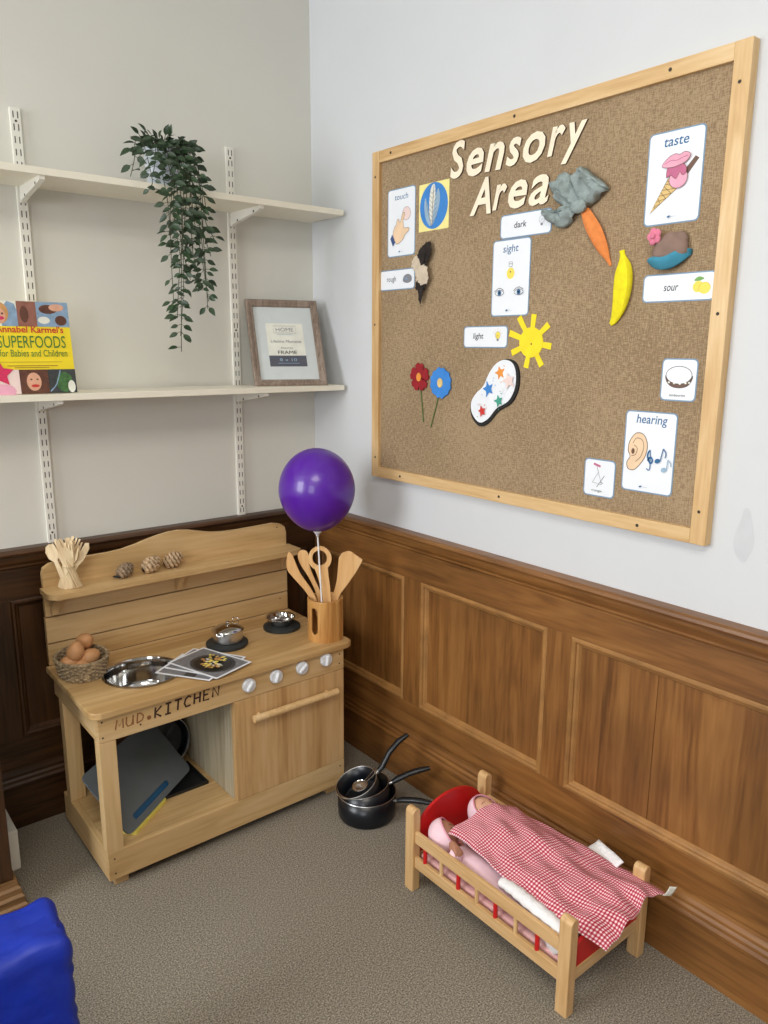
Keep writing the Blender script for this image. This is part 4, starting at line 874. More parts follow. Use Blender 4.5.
def d_taste(f, a, z, w, h):
    P_ = lambda x, y: (a+w*x, z+h*y)
    f.text('taste', a+w*.50, z+h*.845, 0.029, ink_blue, 0.12, 0.008, width=w*.46)
    f.poly([P_(.68, .55), P_(.87, .69), P_(.94, .66), P_(.76, .51)], ink_brown)
    f.out([P_(.09, .13), P_(.40, .49), P_(.68, .42)], ink_cone, ink_outline, .0012)
    for k in range(1, 6):
        t_ = k/6; f.line([P_(.09+.31*t_, .13+.36*t_), P_(.09+.59*min(1, t_+.17), .13+.29*min(1, t_+.17))], .0009, ink_outline); f.line([P_(.09+.59*t_, .13+.29*t_), P_(.09+.31*min(1, t_+.12), .13+.36*min(1, t_+.12))], .0009, ink_outline)
    f.out(ell(a+w*.60, z+h*.475, .0215, .020, 18), ink_pink, ink_outline, .001)
    f.out(spline([P_(.38, .50), P_(.40, .62), P_(.55, .66), P_(.72, .60), P_(.74, .53), P_(.68, .50), P_(.62, .54), P_(.56, .47), P_(.46, .52)], True, 3), ink_rose, ink_outline, .0008)
    f.out(spline([P_(.28, .64), P_(.40, .72), P_(.52, .745), P_(.60, .73), P_(.70, .75), P_(.80, .71), P_(.72, .64), P_(.52, .605), P_(.36, .61)], True, 3), ink_pink, ink_outline, .001)
    f.line(spline([P_(.33, .65), P_(.45, .68), P_(.55, .67), P_(.66, .69), P_(.76, .705)], False, 3), .0014, ink_rose); logo(f, a+w*.48, z+h*.065)
def d_sour(f, a, z, w, h):
    f.text('sour', a+w*.40, z+h*.38, 0.024, ink_dark, 0.16, 0.008, width=w*.21)
    f.poly(ell(a+w*.78, z+h*.48, .0125, .012, 14), ink_yellow); f.poly(ell(a+w*.87, z+h*.42, .0135, .0125, 14), ink_yellow); f.poly(spline([(a+w*.72, z+h*.72), (a+w*.78, z+h*.86), (a+w*.86, z+h*.78), (a+w*.79, z+h*.70)], True, 3), ink_green)
    f.line(ell(a+w*.87, z+h*.42, .013, .012, 14)[:9], .0007, ink_orange)
def d_tamb(f, a, z, w, h):
    P_ = lambda x, y: (a+w*x, z+h*y)
    f.out(spline([P_(.12, .62), P_(.14, .45), P_(.30, .33), P_(.52, .30), P_(.74, .34), P_(.87, .46), P_(.88, .62), P_(.5, .40)], True, 3), ink_brown, ink_dark, .0009)
    f.out(ell(a+w*.5, z+h*.62, w*.385, h*.22, 26), paper, ink_dark, .0013)
    for x in (.22, .38, .55, .72, .83): f.poly(ell(a+w*x, z+h*(.40+.12*abs(x-.5)), .003, .0022, 8), insert_cream)
    f.text('tambourine', a+w*.5, z+h*.09, 0.008, ink_dark, 0.1, width=w*.48)
def d_hear(f, a, z, w, h):
    P_ = lambda x, y: (a+w*x, z+h*y)
    f.text('hearing', a+w*.52, z+h*.865, 0.029, ink_blue, 0.12, 0.008, width=w*.62)
    f.out(spline([P_(.08, .50), P_(.10, .62), P_(.22, .73), P_(.38, .72), P_(.47, .60), P_(.44, .45), P_(.33, .33), P_(.22, .26), P_(.10, .27), P_(.07, .35), P_(.13, .43)], True, 4), ink_skin, ink_outline, .0017)
    f.line(spline([P_(.17, .60), P_(.24, .67), P_(.36, .65), P_(.40, .56), P_(.35, .44), P_(.25, .37)], False, 4), .0013, ink_outline); f.line(spline([P_(.16, .44), P_(.24, .46), P_(.27, .54), P_(.20, .58)], False, 4), .0013, ink_outline); f.poly(ell(a+w*.185, z+h*.50, .0045, .007, 10), ink_outline)
    f.line(spline([P_(.53, .53), P_(.50, .49), P_(.50, .44), P_(.56, .37), P_(.60, .41), P_(.55, .45), P_(.50, .40)], False, 4), .0042, ink_blue); f.line(spline([P_(.54, .54), P_(.56, .34), P_(.54, .28), P_(.49, .30)], False, 4), .0024, ink_blue)
    f.poly(ell(a+w*.70, z+h*.41, .0072, .0055, 12, .4), ink_blue); f.line([P_(.755, .41), P_(.80, .57)], .0024, ink_blue); f.line(spline([P_(.80, .57), P_(.86, .52), P_(.85, .46)], False, 3), .0026, ink_blue)
    f.poly(ell(a+w*.84, z+h*.31, .0072, .0055, 12, .4), ink_pale); f.line([P_(.895, .31), P_(.91, .44)], .0022, ink_pale); f.line(spline([P_(.91, .44), P_(.97, .40), P_(.98, .36)], False, 3), .0024, ink_pale); logo(f, a+w*.40, z+h*.06)
def d_tri(f, a, z, w, h):
    P_ = lambda x, y: (a+w*x, z+h*y)
    f.poly([P_(.28, .86), P_(.52, .80), P_(.53, .86), P_(.30, .92)], ink_rose); f.line([P_(.40, .84), P_(.47, .66)], .0009, ink_dark)
    f.line([P_(.47, .66), P_(.28, .36), P_(.60, .32), P_(.47, .66)], .0013, ink_dark); f.line([P_(.44, .24), P_(.68, .58)], .0012, ink_dark); f.line([P_(.56, .40), P_(.66, .36)], .001, ink_dark)
    f.text('triangle', a+w*.45, z+h*.11, 0.008, ink_dark, 0.1, width=w*.36)
card(.449, .574, 1.759, 1.952, 'tall white card headed touch, with a pointing hand', d_touch)
card(.411, .575, 1.660, 1.716, 'narrow white card reading rough, at the board\'s left edge', d_rough)
card(.925, 1.092, 1.767, 1.822, 'narrow white card reading dark, below the word Area', d_dark)
card(.901, 1.029, 1.568, 1.760, 'tall white card headed sight, with a bulb and two eyes', d_sight)
card(.798, .960, 1.484, 1.538, 'narrow white card reading light, left of the yellow sun', d_light)
card(1.359, 1.486, 1.751, 1.937, 'tall white card headed taste, with lips and an ice cream', d_taste)
card(1.370, 1.538, 1.586, 1.641, 'narrow white card reading sour, with lemons', d_sour)
card(1.434, 1.515, 1.370, 1.458, 'small white card with a tambourine drawing', d_tamb)
card(1.350, 1.478, 1.152, 1.337, 'tall white card headed hearing, with ear and music notes', d_hear)
card(1.241, 1.326, 1.123, 1.211, 'small white card with a thin triangle drawing, left of hearing', d_tri)
f = board_flat(); f.slab(rrect(.128, .132, .002, .657, 1.883), butter, .0006); f.poly(ell(.657, 1.885, .060, .064, 36), sky_blue)
f.poly(spline([(.650, 1.830), (.640, 1.86), (.638, 1.90), (.645, 1.935), (.660, 1.943), (.664, 1.91), (.660, 1.86)], True, 4), insert_cream); f.poly(spline([(.652, 1.835), (.672, 1.86), (.684, 1.90), (.676, 1.93), (.662, 1.90)], True, 4), ink_pale)
f.poly(spline([(.646, 1.83), (.625, 1.85), (.617, 1.885), (.622, 1.91), (.634, 1.88)], True, 4), ink_pale); f.line(spline([(.652, 1.826), (.653, 1.88), (.658, 1.94)], False, 4), .0016, ink_brown); f.line(spline([(.652, 1.83), (.634, 1.87), (.624, 1.905)], False, 4), .001, ink_brown)
for k in range(7): f.line([(.654, 1.84+k*.013), (.640, 1.852+k*.013)], .0008, ink_brown); f.line([(.655, 1.84+k*.013), (.674, 1.855+k*.012)], .0008, ink_brown)
o = f.build('feather_card', None); origin(o, (BX, -.657, 1.883)); tag(o, 'yellow square card with grey feathers on a blue oval', 'card')
# bundle of feathers
t = thing('feather_bunch', (BX, -.62, 1.69), 'bunch of black and cream feathers pinned beside the rough card', 'feathers')
def feather(p0, p1, w_, mt, off, seed):
    rnd = random.Random(seed); d = (V(p1)-V(p0)); L0 = d.length; d.normalize(); s = V((-d.y, d.x)); L1, R1 = [], []; n = 26
    for i in range(n+1):
        q = i/n; ww = w_*(math.sin(PI*min(1, q*1.05+.03))**0.6)*(1-.3*q); jag = (0.75+0.5*rnd.random()); p_ = V(p0)+d*L0*q
        L1.append(tuple(p_+s*ww*jag+d*ww*.4*rnd.random())); R1.append(tuple(p_-s*ww*(0.75+.5*rnd.random())+d*ww*.4*rnd.random()))
    b = MB(); n_ = V((-1, 0, 0))
    for i in range(n):
        c0, c1 = V(p0)+d*L0*i/n, V(p0)+d*L0*(i+1)/n; bow = lambda q: off+.006*math.sin(PI*q)
        Q = lambda p_, h: b.v((BX-h, -p_[0], p_[1]))
        for side_ in (L1, R1): b.face((Q(c0, bow(i/n)+.001), Q(side_[i], bow(i/n)), Q(side_[i+1], bow((i+1)/n)), Q(c1, bow((i+1)/n)+.001)))
    b.build('feather', mt, t, fix=False, solid=0.0004)
feather((.617, 1.715), (.660, 1.790), .026, feather_b, .010, 1); feather((.614, 1.712), (.640, 1.785), .018, feather_b, .013, 2)
feather((.618, 1.692), (.626, 1.640), .026, feather_b, .010, 3); feather((.632, 1.695), (.618, 1.602), .014, feather_b, .012, 4)
feather((.622, 1.700), (.588, 1.752), .026, feather_w, .012, 5); feather((.615, 1.722), (.650, 1.662), .030, feather_w, .014, 6); feather((.612, 1.715), (.606, 1.680), .010, feather_w, .012, 7)
# carrot with crepe bow
t = thing('carrot', (BX, -1.2, 1.80), 'orange crepe carrot with a large grey-green crumpled leafy bow', 'decoration')
ax = [V((1.197, 1.803)), V((1.215, 1.775)), V((1.236, 1.745)), V((1.256, 1.712)), V((1.268, 1.690)), V((1.278, 1.672))]; wd_ = [.011, .017, .0185, .014, .007, .0035]
def ribbon3(ax, wd_, mt, name, par, thick=.55, seed=1, base=.0):
    b = MB(); n = 14; rnd = random.Random(seed); pts = spline([tuple(p_)+(w_,) for p_, w_ in zip(ax, wd_)], False, 4); rings = []
    for i, (a, z, w_) in enumerate(pts):
        d = V(pts[min(i+1, len(pts)-1)][:2])-V(pts[max(0, i-1)][:2]); d.normalize(); s = V((-d.y, d.x)); rg = []
        for j in range(n):
            q = 2*PI*j/n; r = w_*(1+.09*math.sin(3*q+i*.15+seed)+.05*math.sin(5*q+seed)); u_ = r*math.cos(q); h = r*math.sin(q)*thick
            rg.append(b.v((BX-max(base+.0005, base+w_*thick+h), -(a+s.x*u_), z+s.y*u_)))
        rings.append(rg)
    for A1, B1 in zip(rings, rings[1:]):
        for j in range(n): b.face((A1[j], A1[(j+1) % n], B1[(j+1) % n], B1[j]))
    b.face(rings[0]); b.face(list(reversed(rings[-1]))); return b.build(name, mt, par, smooth=True)
ribbon3(ax, wd_, crepe_orange, 'carrot_root', t, seed=2)
def lobe(c, pts, dep, seed):
    ps = spline(pts, True, 5); b = MB(); k = len(ps); R_ = 6; rnd = random.Random(seed); ce = V(c); rings = []
    for r in range(R_+1):
        q = r/R_; rg = []
        for i in range(k):
            p_ = ce.lerp(V(ps[i]), q); wv = math.sin(i*2*PI/k*5+seed)*.5+math.sin(i*2*PI/k*9+seed*2+q*5)*.35
            h = .006+dep*(1-q**2.2)*(.75+.25*math.sin(seed+q*6))+.0095*q*wv+.004+.0035*math.sin(17*q+i*.9+seed)*math.sin(i*.37+seed)
            rg.append(b.v((BX-max(.001, h), -p_.x, p_.y)))
        rings.append(rg)
    for A1, B1 in zip(rings, rings[1:]):
        for i in range(k): b.face((A1[i], A1[(i+1) % k], B1[(i+1) % k], B1[i]))
    bmesh.ops.remove_doubles(b.bm, verts=b.bm.verts, dist=1e-5)
    return b.build('crepe_leaf', crepe_grey, t, smooth=True, solid=.0012)
lobe((1.14, 1.855), [(1.185, 1.815), (1.150, 1.812), (1.108, 1.842), (1.092, 1.872), (1.100, 1.885), (1.135, 1.898), (1.155, 1.885), (1.172, 1.855)], .030, 1)
lobe((1.205, 1.872), [(1.190, 1.815), (1.162, 1.858), (1.164, 1.895), (1.185, 1.902), (1.208, 1.888), (1.262, 1.848), (1.250, 1.835), (1.222, 1.815)], .034, 2.3)
lobe((1.125, 1.805), [(1.182, 1.812), (1.150, 1.822), (1.110, 1.815), (1.066, 1.822), (1.075, 1.805), (1.105, 1.782), (1.140, 1.770), (1.165, 1.785)], .022, 4.1)
b = MB(); b.ball((BX-.022, -1.190, 1.812), (.012, .022, .016), n=18, warp=lambda c: c*(1+.14*math.sin(9*c.y)*math.cos(8*c.z))); b.build('crepe_knot', crepe_grey, t, smooth=True)
# banana
b = ribbon3([V(p_) for p_ in ((1.306, 1.703), (1.309, 1.690), (1.318, 1.660), (1.320, 1.620), (1.314, 1.580), (1.300, 1.550), (1.288, 1.538))], [.0075, .0075, .0205, .0235, .0195, .011, .005], felt_banana, 'felt_banana', None, .45, 3)
origin(b, (BX, -1.31, 1.61)); tag(b, 'yellow felt banana curving beside the carrot', 'decoration')
# sun
f = board_flat(); pts = ell(1.046, 1.496, .040, .039, 40)
f.slab(pts, felt_yellow, .002); f.h = .0004
for (x, y) in ((1.052, 1.568), (1.102, 1.541), (1.113, 1.486), (1.085, 1.436), (1.032, 1.430), (.980, 1.468), (.970, 1.521), (1.001, 1.562)):
    d = V((x-1.046, y-1.496)); L0 = d.length; d.normalize(); s = V((-d.y, d.x)); c0 = V((1.046, 1.496))+d*.034; c1 = V((x, y)); f.h = .0004
    f.slab([tuple(c0-s*.007), tuple(c1-s*.0085), tuple(c1+s*.0085), tuple(c0+s*.007)], felt_yellow, .0012)
f.h = .0026; f.poly(ell(1.048, 1.492, .0028, .0028, 8), pen_light)
o = f.build('paper_sun', None); origin(o, (BX, -1.046, 1.496)); tag(o, 'yellow paper sun with eight rays', 'decoration')
# palette
pal = [(.961, 1.455), (.994, 1.447), (1.009, 1.419), (1.008, 1.376), (.985, 1.337), (.939, 1.312), (.906, 1.279), (.871, 1.265), (.839, 1.289), (.833, 1.323), (.852, 1.352), (.882, 1.376), (.903, 1.413), (.928, 1.441)]
sp = spline(pal, True, 4); cc = V((.925, 1.365)); f = board_flat(); f.slab([tuple(V(p_)+V((.003, -.003))) for p_ in sp], black_foam, .006); f.h = .0062
f.slab([tuple(cc+(V(p_)-cc)*.93-V((.001, -.001))) for p_ in sp], paper, .0006)
rnd = random.Random(5)
for (x, y), m_, r in (((.946, 1.414), ink_orange, .013), ((.905, 1.369), sky_blue, .015), ((.947, 1.338), ink_teal, .012), ((.885, 1.306), ink_red, .011), ((.982, 1.394), ink_blush, .016)):
    f.poly(spline([(x+r*(1.25 if k % 2 else .65)*(1+.25*rnd.random())*math.cos(k*PI/5), y+r*(1.3 if k % 2 else .65)*(1+.25*rnd.random())*math.sin(k*PI/5)) for k in range(10)], True, 3), m_)
    for k in range(4): q = rnd.random()*6.3; f.poly(ell(x+r*1.9*math.cos(q), y+r*1.9*math.sin(q), .0016, .0013, 6), m_)
for x, y in ((.872, 1.325), (.876, 1.321), (.955, 1.365), (.872, 1.290), (.93, 1.4)): f.poly(ell(x, y, .0015, .0012, 6), ink_dark)
o = f.build('paint_palette', None); origin(o, (BX, -.92, 1.36)); tag(o, 'white paper paint palette with colour splats on black backing', 'decoration')
# flowers
def flower(c, r, np_, mt, cmt, stem, label, ph=0):
    t = thing('felt_flower', (BX, -c[0], c[1]), label, 'flower', 'felt flowers on the board')
    f = board_flat(); f.h = .004
    for k in range(np_):
        a = 2*PI*k/np_+ph; d = V((math.cos(a), math.sin(a))); f.h = .003+.0004*(k % 2)
        pt = [tuple(V(c)+Matrix.Rotation(a, 2) @ V(p_)*r) for p_ in ((.05, -.10), (.45, -.36), (.80, -.44), (.97, -.22), (.90, 0), (.99, .2), (.80, .44), (.45, .36), (.05, .10))]; f.slab(pt, mt, .0025)
    f.build('petals', None, t)
    f = board_flat(); f.h = .0062; f.slab(ell(c[0], c[1], r*.24, r*.30, 12), cmt, .002); f.build('flower_centre', None, t)
    b = MB(); b.tube([(BX-.0025, -a, z) for a, z in stem], .0017, 6); b.build('stem', felt_stem, t)
flower((.610, 1.392), .044, 5, felt_red, ink_orange, [(.612, 1.37), (.622, 1.31), (.630, 1.255)], 'dark red felt flower, left of the blue one', .3)
flower((.706, 1.378), .047, 6, felt_blue, ink_cone, [(.702, 1.36), (.684, 1.30), (.664, 1.242)], 'bright blue felt flower, right of the red one', .5)
# cupcake
t = thing('felt_cupcake', (BX, -1.428, 1.685), 'brown felt cupcake in a blue case with a pink rose', 'decoration')
b = MB(); n, mm = 28, 8
def cup(s, q):
    a = 1.376+.104*s; low = 1.650+.026*(abs(s-.5)*2)**2.2+.004*s; top = 1.672+.018*s+.004*math.sin(s*9); w_ = math.sin(PI*s)**.5
    return (BX-.001-.030*w_*(.55+.45*math.sin(q*PI*.62)), -a, low+(top-low)*q)
b.grid(cup, n, mm); b.build('blue_case', felt_teal, t, smooth=True, solid=.0025)
b = MB(); b.ball((BX-.010, -1.432, 1.694), (.020, .042, .034), n=26, warp=lambda c: c*(1+.07*math.sin(5*c.y+3*c.z)+.05*math.sin(9*c.z-4*c.y)));  b.ball((BX-.007, -1.452, 1.712), (.012, .020, .018), n=16); b.build('sponge', felt_brown, t, smooth=True)
b = MB()
for k in range(5): a = 2*PI*k/5; b.ball((BX-.026, -1.402+.009*math.cos(a), 1.722+.010*math.sin(a)), (.005, .0085, .009), n=12)
b.ball((BX-.031, -1.402, 1.722), (.005, .006, .006), n=10); b.build('rose', felt_pink, t, smooth=True)

# ================================================================== BOOK, PICTURE FRAME, PLANT ON THE SHELVES
bt = thing('cookery_book', (-1.02, -0.16, 1.352), 'yellow-banded cookery book leaning at the left end of the lower shelf', 'book')
Wb, Hb = 0.222, 0.246; ln = 0.12; uB = V((1, 0.0, 0)); vB = V((0, math.sin(ln), math.cos(ln))); nB = V((0, -math.cos(ln), math.sin(ln))); oB = V((-0.914-Wb, -0.170, 1.3526))
b = MB(); b.prism([(0.001, 0.002), (Wb-.003, 0.002), (Wb-.003, Hb-.002), (0.001, Hb-.002)], oB-nB*0.017, uB, vB, nB, 0.015); b.build('pages', insert_cream, bt)
b = MB(); b.prism([(0, 0), (Wb, 0), (Wb, Hb), (0, Hb)], oB-nB*0.0185, uB, vB, nB, 0.0015); b.prism([(0, 0), (0.002, 0), (0.002, Hb), (0, Hb)], oB-nB*0.017, uB, vB, nB, 0.016); b.build('back_cover', cover_yellow, bt)
f = Flat(oB-nB*0.0012, uB, vB, nB, 0.00012); f.slab([(0, 0), (Wb, 0), (Wb, Hb), (0, Hb)], cover_yellow, .0012)
W_, H_ = Wb, Hb; R4 = lambda x0, x1, y0, y1: [(W_*x0, H_*y0), (W_*x1, H_*y0), (W_*x1, H_*y1), (W_*x0, H_*y1)]; PP = lambda *p_: [(W_*x, H_*y) for x, y in p_]
f.poly(R4(.0, .40, .73, 1), insert_cream); f.poly(PP((.22, .73), (.40, .73), (.42, .84), (.38, .97), (.30, 1), (.22, .9)), blue_photo); f.poly(ell(W_*.20, H_*.87, W_*.105, H_*.115, 20), hair_ginger); f.poly(ell(W_*.19, H_*.84, W_*.08, H_*.085, 18), sk_photo); f.poly(ell(W_*.21, H_*.815, .010, .005, 10), magenta)
for x in (.16, .235): f.poly(ell(W_*x, H_*.862, .003, .003, 8), hair_brown)
f.poly(R4(.40, .62, .73, 1), brown_photo); f.poly(ell(W_*.48, H_*.86, W_*.05, H_*.09, 14), hair_brown); f.poly(R4(.62, 1, .73, 1), blue_photo); f.poly(ell(W_*.76, H_*.92, W_*.11, H_*.05, 14), hair_brown); f.poly(ell(W_*.86, H_*.94, W_*.09, H_*.04, 14), sk_photo); f.poly(ell(W_*.90, H_*.80, W_*.07, H_*.055, 14), hair_brown); f.poly(ell(W_*.70, H_*.80, W_*.07, H_*.04, 14), insert_cream)
f.text("Annabel Karmel's", W_*.525, H_*.665, .024, ink_red, 0, .015, width=W_*.78); f.text('SUPERFOODS', W_*.535, H_*.50, .044, title_green, 0, .0, width=W_*.78, sy=1.05); f.text('for Babies and Children', W_*.54, H_*.405, .024, title_green, 0, 0, width=W_*.78, sy=1.1)
f.line(PP((.1, .345), (.86, .345)), .0008, pen_light); f.line(PP((.22, .305), (.80, .305)), .0014, pen_light); f.line(PP((.3, .285), (.70, .285)), .0012, pen_light)
f.poly(R4(.0, .34, 0, .262), ink_blush); f.poly(ell(W_*.13, H_*.03, W_*.16, H_*.08, 16), ink_pink); f.poly(R4(.34, .67, 0, .262), hair_brown); f.poly(ell(W_*.50, H_*.13, W_*.085, H_*.10, 18), sk_photo); f.poly(ell(W_*.51, H_*.085, .011, .004, 10), ink_red)
for x in (.47, .54): f.poly(ell(W_*x, H_*.155, .003, .0022, 8), hair_brown)
f.poly(R4(.67, 1, 0, .262), photo_dark); f.poly(ell(W_*.86, H_*.12, W_*.10, H_*.115, 14), green_photo); f.line(spline(PP((.68, .02), (.76, .10), (.82, .25)), False, 5), .003, blue_photo); f.poly(ell(W_*.94, H_*.07, W_*.045, H_*.07, 12), insert_cream)
f.poly([(W_*.12+W_*.17*(1 if k % 2 == 0 else .5)*math.cos(PI/2+k*PI/5), H_*.22+H_*.15*(1 if k % 2 == 0 else .5)*math.sin(PI/2+k*PI/5)) for k in range(10)], magenta)
f.build('front_cover', None, bt)
# picture frame
yaw, lean, Wf, Hf = -0.314, 0.43, 0.252, 0.316
o0 = V((-0.323, -0.130, 1.3525)); e = V((math.cos(yaw), math.sin(yaw), 0)); bk = V((-math.sin(yaw), math.cos(yaw), 0)); vf = V((0, 0, 1))*math.cos(lean)+bk*math.sin(lean); nf = e.cross(vf); nf.normalize()
pf = thing('picture_frame', (-0.2, -0.15, 1.352), 'taupe picture frame with its shop insert leaning by the corner', 'picture frame')
b = MB(); prf = [(0.0, -.012), (0.0, .001), (.004, .004), (.010, .0035), (.016, .0), (.021, .0), (.024, -.004), (.024, -.012)]; rings = []
for off_, h in prf: rings.append([b.v(o0+e*a+vf*c_+nf*h) for a, c_ in ((off_, off_), (Wf-off_, off_), (Wf-off_, Hf-off_), (off_, Hf-off_))])
for r0, r1 in zip(rings, rings[1:]):
    for i in range(4): b.face((r0[i], r0[(i+1) % 4], r1[(i+1) % 4], r1[i]))
b.build('frame_moulding', frame_taupe, pf)
b = MB(); b.prism([(.004, .004), (Wf-.004, .004), (Wf-.004, Hf-.004), (.004, Hf-.004)], o0-nf*.0135, e, vf, nf, .003); b.build('backing', insert_dark, pf)
f = Flat(o0-nf*.0095, e, vf, nf, .0002); f.slab([(.02, .02), (Wf-.02, .02), (Wf-.02, Hf-.02), (.02, Hf-.02)], mat_grey, .001)
f.poly([(.062, .073), (.192, .073), (.192, .232), (.062, .232)], insert_cream); f.poly([(.062, .073), (.192, .073), (.192, .113), (.062, .113)], insert_dark)
f.text('HOME', .127, .202, .020, ink_grey, 0, 0, width=.062); f.line([(.088, .196), (.166, .196), (.166, .222), (.088, .222), (.088, .196)], .0012, ink_grey); f.line([(.10, .19), (.155, .19)], .0014, ink_pale)
f.text('Lifetime Moments', .127, .160, .015, ink_grey, .2, 0, width=.108); f.text('PHOTO', .127, .137, .009, ink_grey, width=.04); f.text('FRAME', .127, .118, .018, ink_dark, width=.066); f.text('8 x 10', .127, .092, .015, ink_pale, width=.06); f.line([(.09, .084), (.165, .084)], .0014, ink_pale)
f.build('insert', None, pf)
b = MB(); sb = o0+e*Wf*.5-nf*.014; q0 = sb+vf*.17; b.prism([(-.02, 0), (.02, 0), (.012, .185), (-.012, .185)], q0, e, (V((q0.x, q0.y, 1.353))+bk*.075-q0).normalized(), nf, .002); b.build('easel_back', insert_dark, pf)
# trailing plant
PX, PY, PZ = -0.606, -0.130, ZU+0.0182
t = thing('trailing_plant', (PX, PY, PZ), 'trailing artificial plant in a glossy white pot on the upper shelf', 'potted plant')
b = MB(); b.lathe([(0, 0), (0.042, 0), (0.046, 0.004), (0.056, 0.105), (0.057, 0.112), (0.053, 0.112), (0.05, 0.10), (0, 0.098)], (PX, PY, PZ), 40, cap0=False, cap1=False); b.build('plant_pot', pot_m, t, smooth=True)
b = MB(); b.lathe([(0.050, 0.100), (0.03, 0.112), (0, 0.116)], (PX, PY, PZ), 20, cap0=False, cap1=False); b.build('moss', soil, t, smooth=True)
leaves = MB(); stems = MB(); rnd = random.Random(11)
def leaf(p_, d, L0, nrm):
    d = d.normalized(); s = d.cross(nrm); s = s.normalized() if s.length > .01 else V((1, 0, 0)); n_ = s.cross(d); w_ = L0*.26
    prof = [(0, .0), (.2, .75), (.45, 1.0), (.7, .72), (.88, .3), (1.0, 0)]; mid, lf, rt = [], [], []
    for q, ww in prof:
        c_ = p_+d*L0*q-n_*L0*.16*q*q; mid.append(leaves.v(c_)); lf.append(leaves.v(c_+s*w_*ww+n_*w_*ww*.35)); rt.append(leaves.v(c_-s*w_*ww+n_*w_*ww*.35))
    for i in range(5): leaves.face((mid[i], mid[i+1], lf[i+1], lf[i])); leaves.face((mid[i+1], mid[i], rt[i], rt[i+1]))
def vine(pts, gap=.024, ls=.033, start=0):
    ps = [V(q) for q in spline(pts, False, 8)]; stems.tube(ps, .0011, 5); acc = 0; side = 1
    for i in range(1, len(ps)):
        acc += (ps[i]-ps[i-1]).length
        if acc > gap and i > start:
            acc = 0; side = -side; tv = (ps[i]-ps[i-1]).normalized()
            for sd in ((side,) if rnd.random() < .45 else (side, -side)):
                d = U*sd*(.6+.5*rnd.random())+tv*(.3+.5*rnd.random())+NN*(rnd.random()-.2)*.8+V((0, 0, -.15+.5*rnd.random()))
                st = ps[i]+d.normalized()*.010; stems.tube([ps[i], st], .0007, 4); leaf(st, d, ls*(.75+.45*rnd.random()), (NN+V((rnd.uniform(-.6, .6), rnd.uniform(-.6, .6), rnd.uniform(-.1, .9)))).normalized())
top = PZ+0.112; yf = -0.222
# bushy crown round the pot rim
for k in range(70):
    a = rnd.random()*2*PI; r = .050*math.sqrt(rnd.random()); p0 = V((PX+r*math.cos(a)*1.15, PY+r*math.sin(a), top-.012+.026*rnd.random()))
    d = V((math.cos(a)*(.4+rnd.random()), math.sin(a)*(.4+rnd.random()), -.1+.8*rnd.random())).normalized(); p1 = p0+d*(.014+.026*rnd.random()); stems.tube([p0, p1], .001, 4)
    leaf(p1, d+V((0, 0, rnd.uniform(-.7, .5))), .028*(.8+.4*rnd.random()), V((rnd.uniform(-1, 1), -1, rnd.uniform(0, 1))).normalized())
    leaf(p0.lerp(p1, .5), V((rnd.uniform(-1, 1), rnd.uniform(-1, .4), rnd.uniform(-.5, .5))), .027, V((0, -.4, 1)))
for k in range(4): a = -2.9+.8*k; vine([(PX+.04*math.cos(a), PY+.04*math.sin(a), top), (PX+.085*math.cos(a), PY+.06*math.sin(a), top+.012), (PX+.095*math.cos(a), PY+.07*math.sin(a), top-.04), (PX+.10*math.cos(a)-.01, PY+.07*math.sin(a), top-.09)], .02)
# hanging strands: x across, lowest z, start offset
for xo, xe, ze, j in ((-.085, -.080, 1.905, .4), (-.045, -.045, 1.80, .1), (-.030, -.048, 1.60, .5), (-.020, -.020, 1.73, .3), (-.005, -.044, 1.51, .9), (.0, -.028, 1.465, .2), (.012, -.045, 1.56, .6), (.018, .032, 1.64, .7), (.028, .020, 1.76, .35), (.040, .062, 1.66, .15),
                        (.046, .050, 1.59, .8), (.055, .075, 1.74, .55), (.062, .088, 1.79, .45), (-.012, .005, 1.67, .25), (.02, .055, 1.61, .75), (.03, .03, 1.84, .65)):
    x0_, x1_ = PX-.005+xo, PX+.006+xe; yy = yf-.010-.045*j; rim_y = PY-.045
    vine([(PX+xo*.5, rim_y+.01, top), (x0_, rim_y-.02, top+.004), (x0_, (rim_y+yy)/2-.012, top-.035), (x0_+.003, yy, ZU+.02), (x0_+(x1_-x0_)*.3+rnd.uniform(-.008, .008), yy-.004, ZU-(ZU-ze)*.25), (x0_+(x1_-x0_)*.6+rnd.uniform(-.012, .012), yy+.006, ZU-(ZU-ze)*.6), (x1_, yy+rnd.uniform(-.01, .01), ze)], .024, .0275, start=4)
leaves.build('leaves', leaf_m, t, smooth=True, fix=False); stems.build('stems', stem_m, t, smooth=True)

# ================================================================== DOLL BED
xn0, xn1, xf0, xf1 = -0.377, -0.349, -0.095, -0.067; yh0, yh1, yt0, yt1 = -1.016, -0.983, -1.543, -1.510
bed = thing('doll_bed', (-0.22, -1.26, 0), 'beech doll bed with red spindles and a red arched headboard', 'doll bed')
def post(x0, x1, y0, y1):
    b = MB(); h = .252; pr = [(x0, 0), (x1, 0), (x1, h-.013)] + [((x0+x1)/2+(x1-x0)/2*math.cos(q), h-.013+.013*math.sin(q)) for q in [PI*i/8 for i in range(1, 8)]] + [(x0, h-.013)]
    b.prism(pr, (0, y0, 0), (1, 0, 0), (0, 0, 1), (0, 1, 0), y1-y0); o = b.build('bed_post', bed_z, bed); md = o.modifiers.new('bev', 'BEVEL'); md.width = .003; md.segments = 2; md.limit_method = 'ANGLE'
for x0, x1 in ((xn0, xn1), (xf0, xf1)):
    for y0_, y1_ in ((yh0, yh1), (yt0, yt1)): post(x0, x1, y0_, y1_)
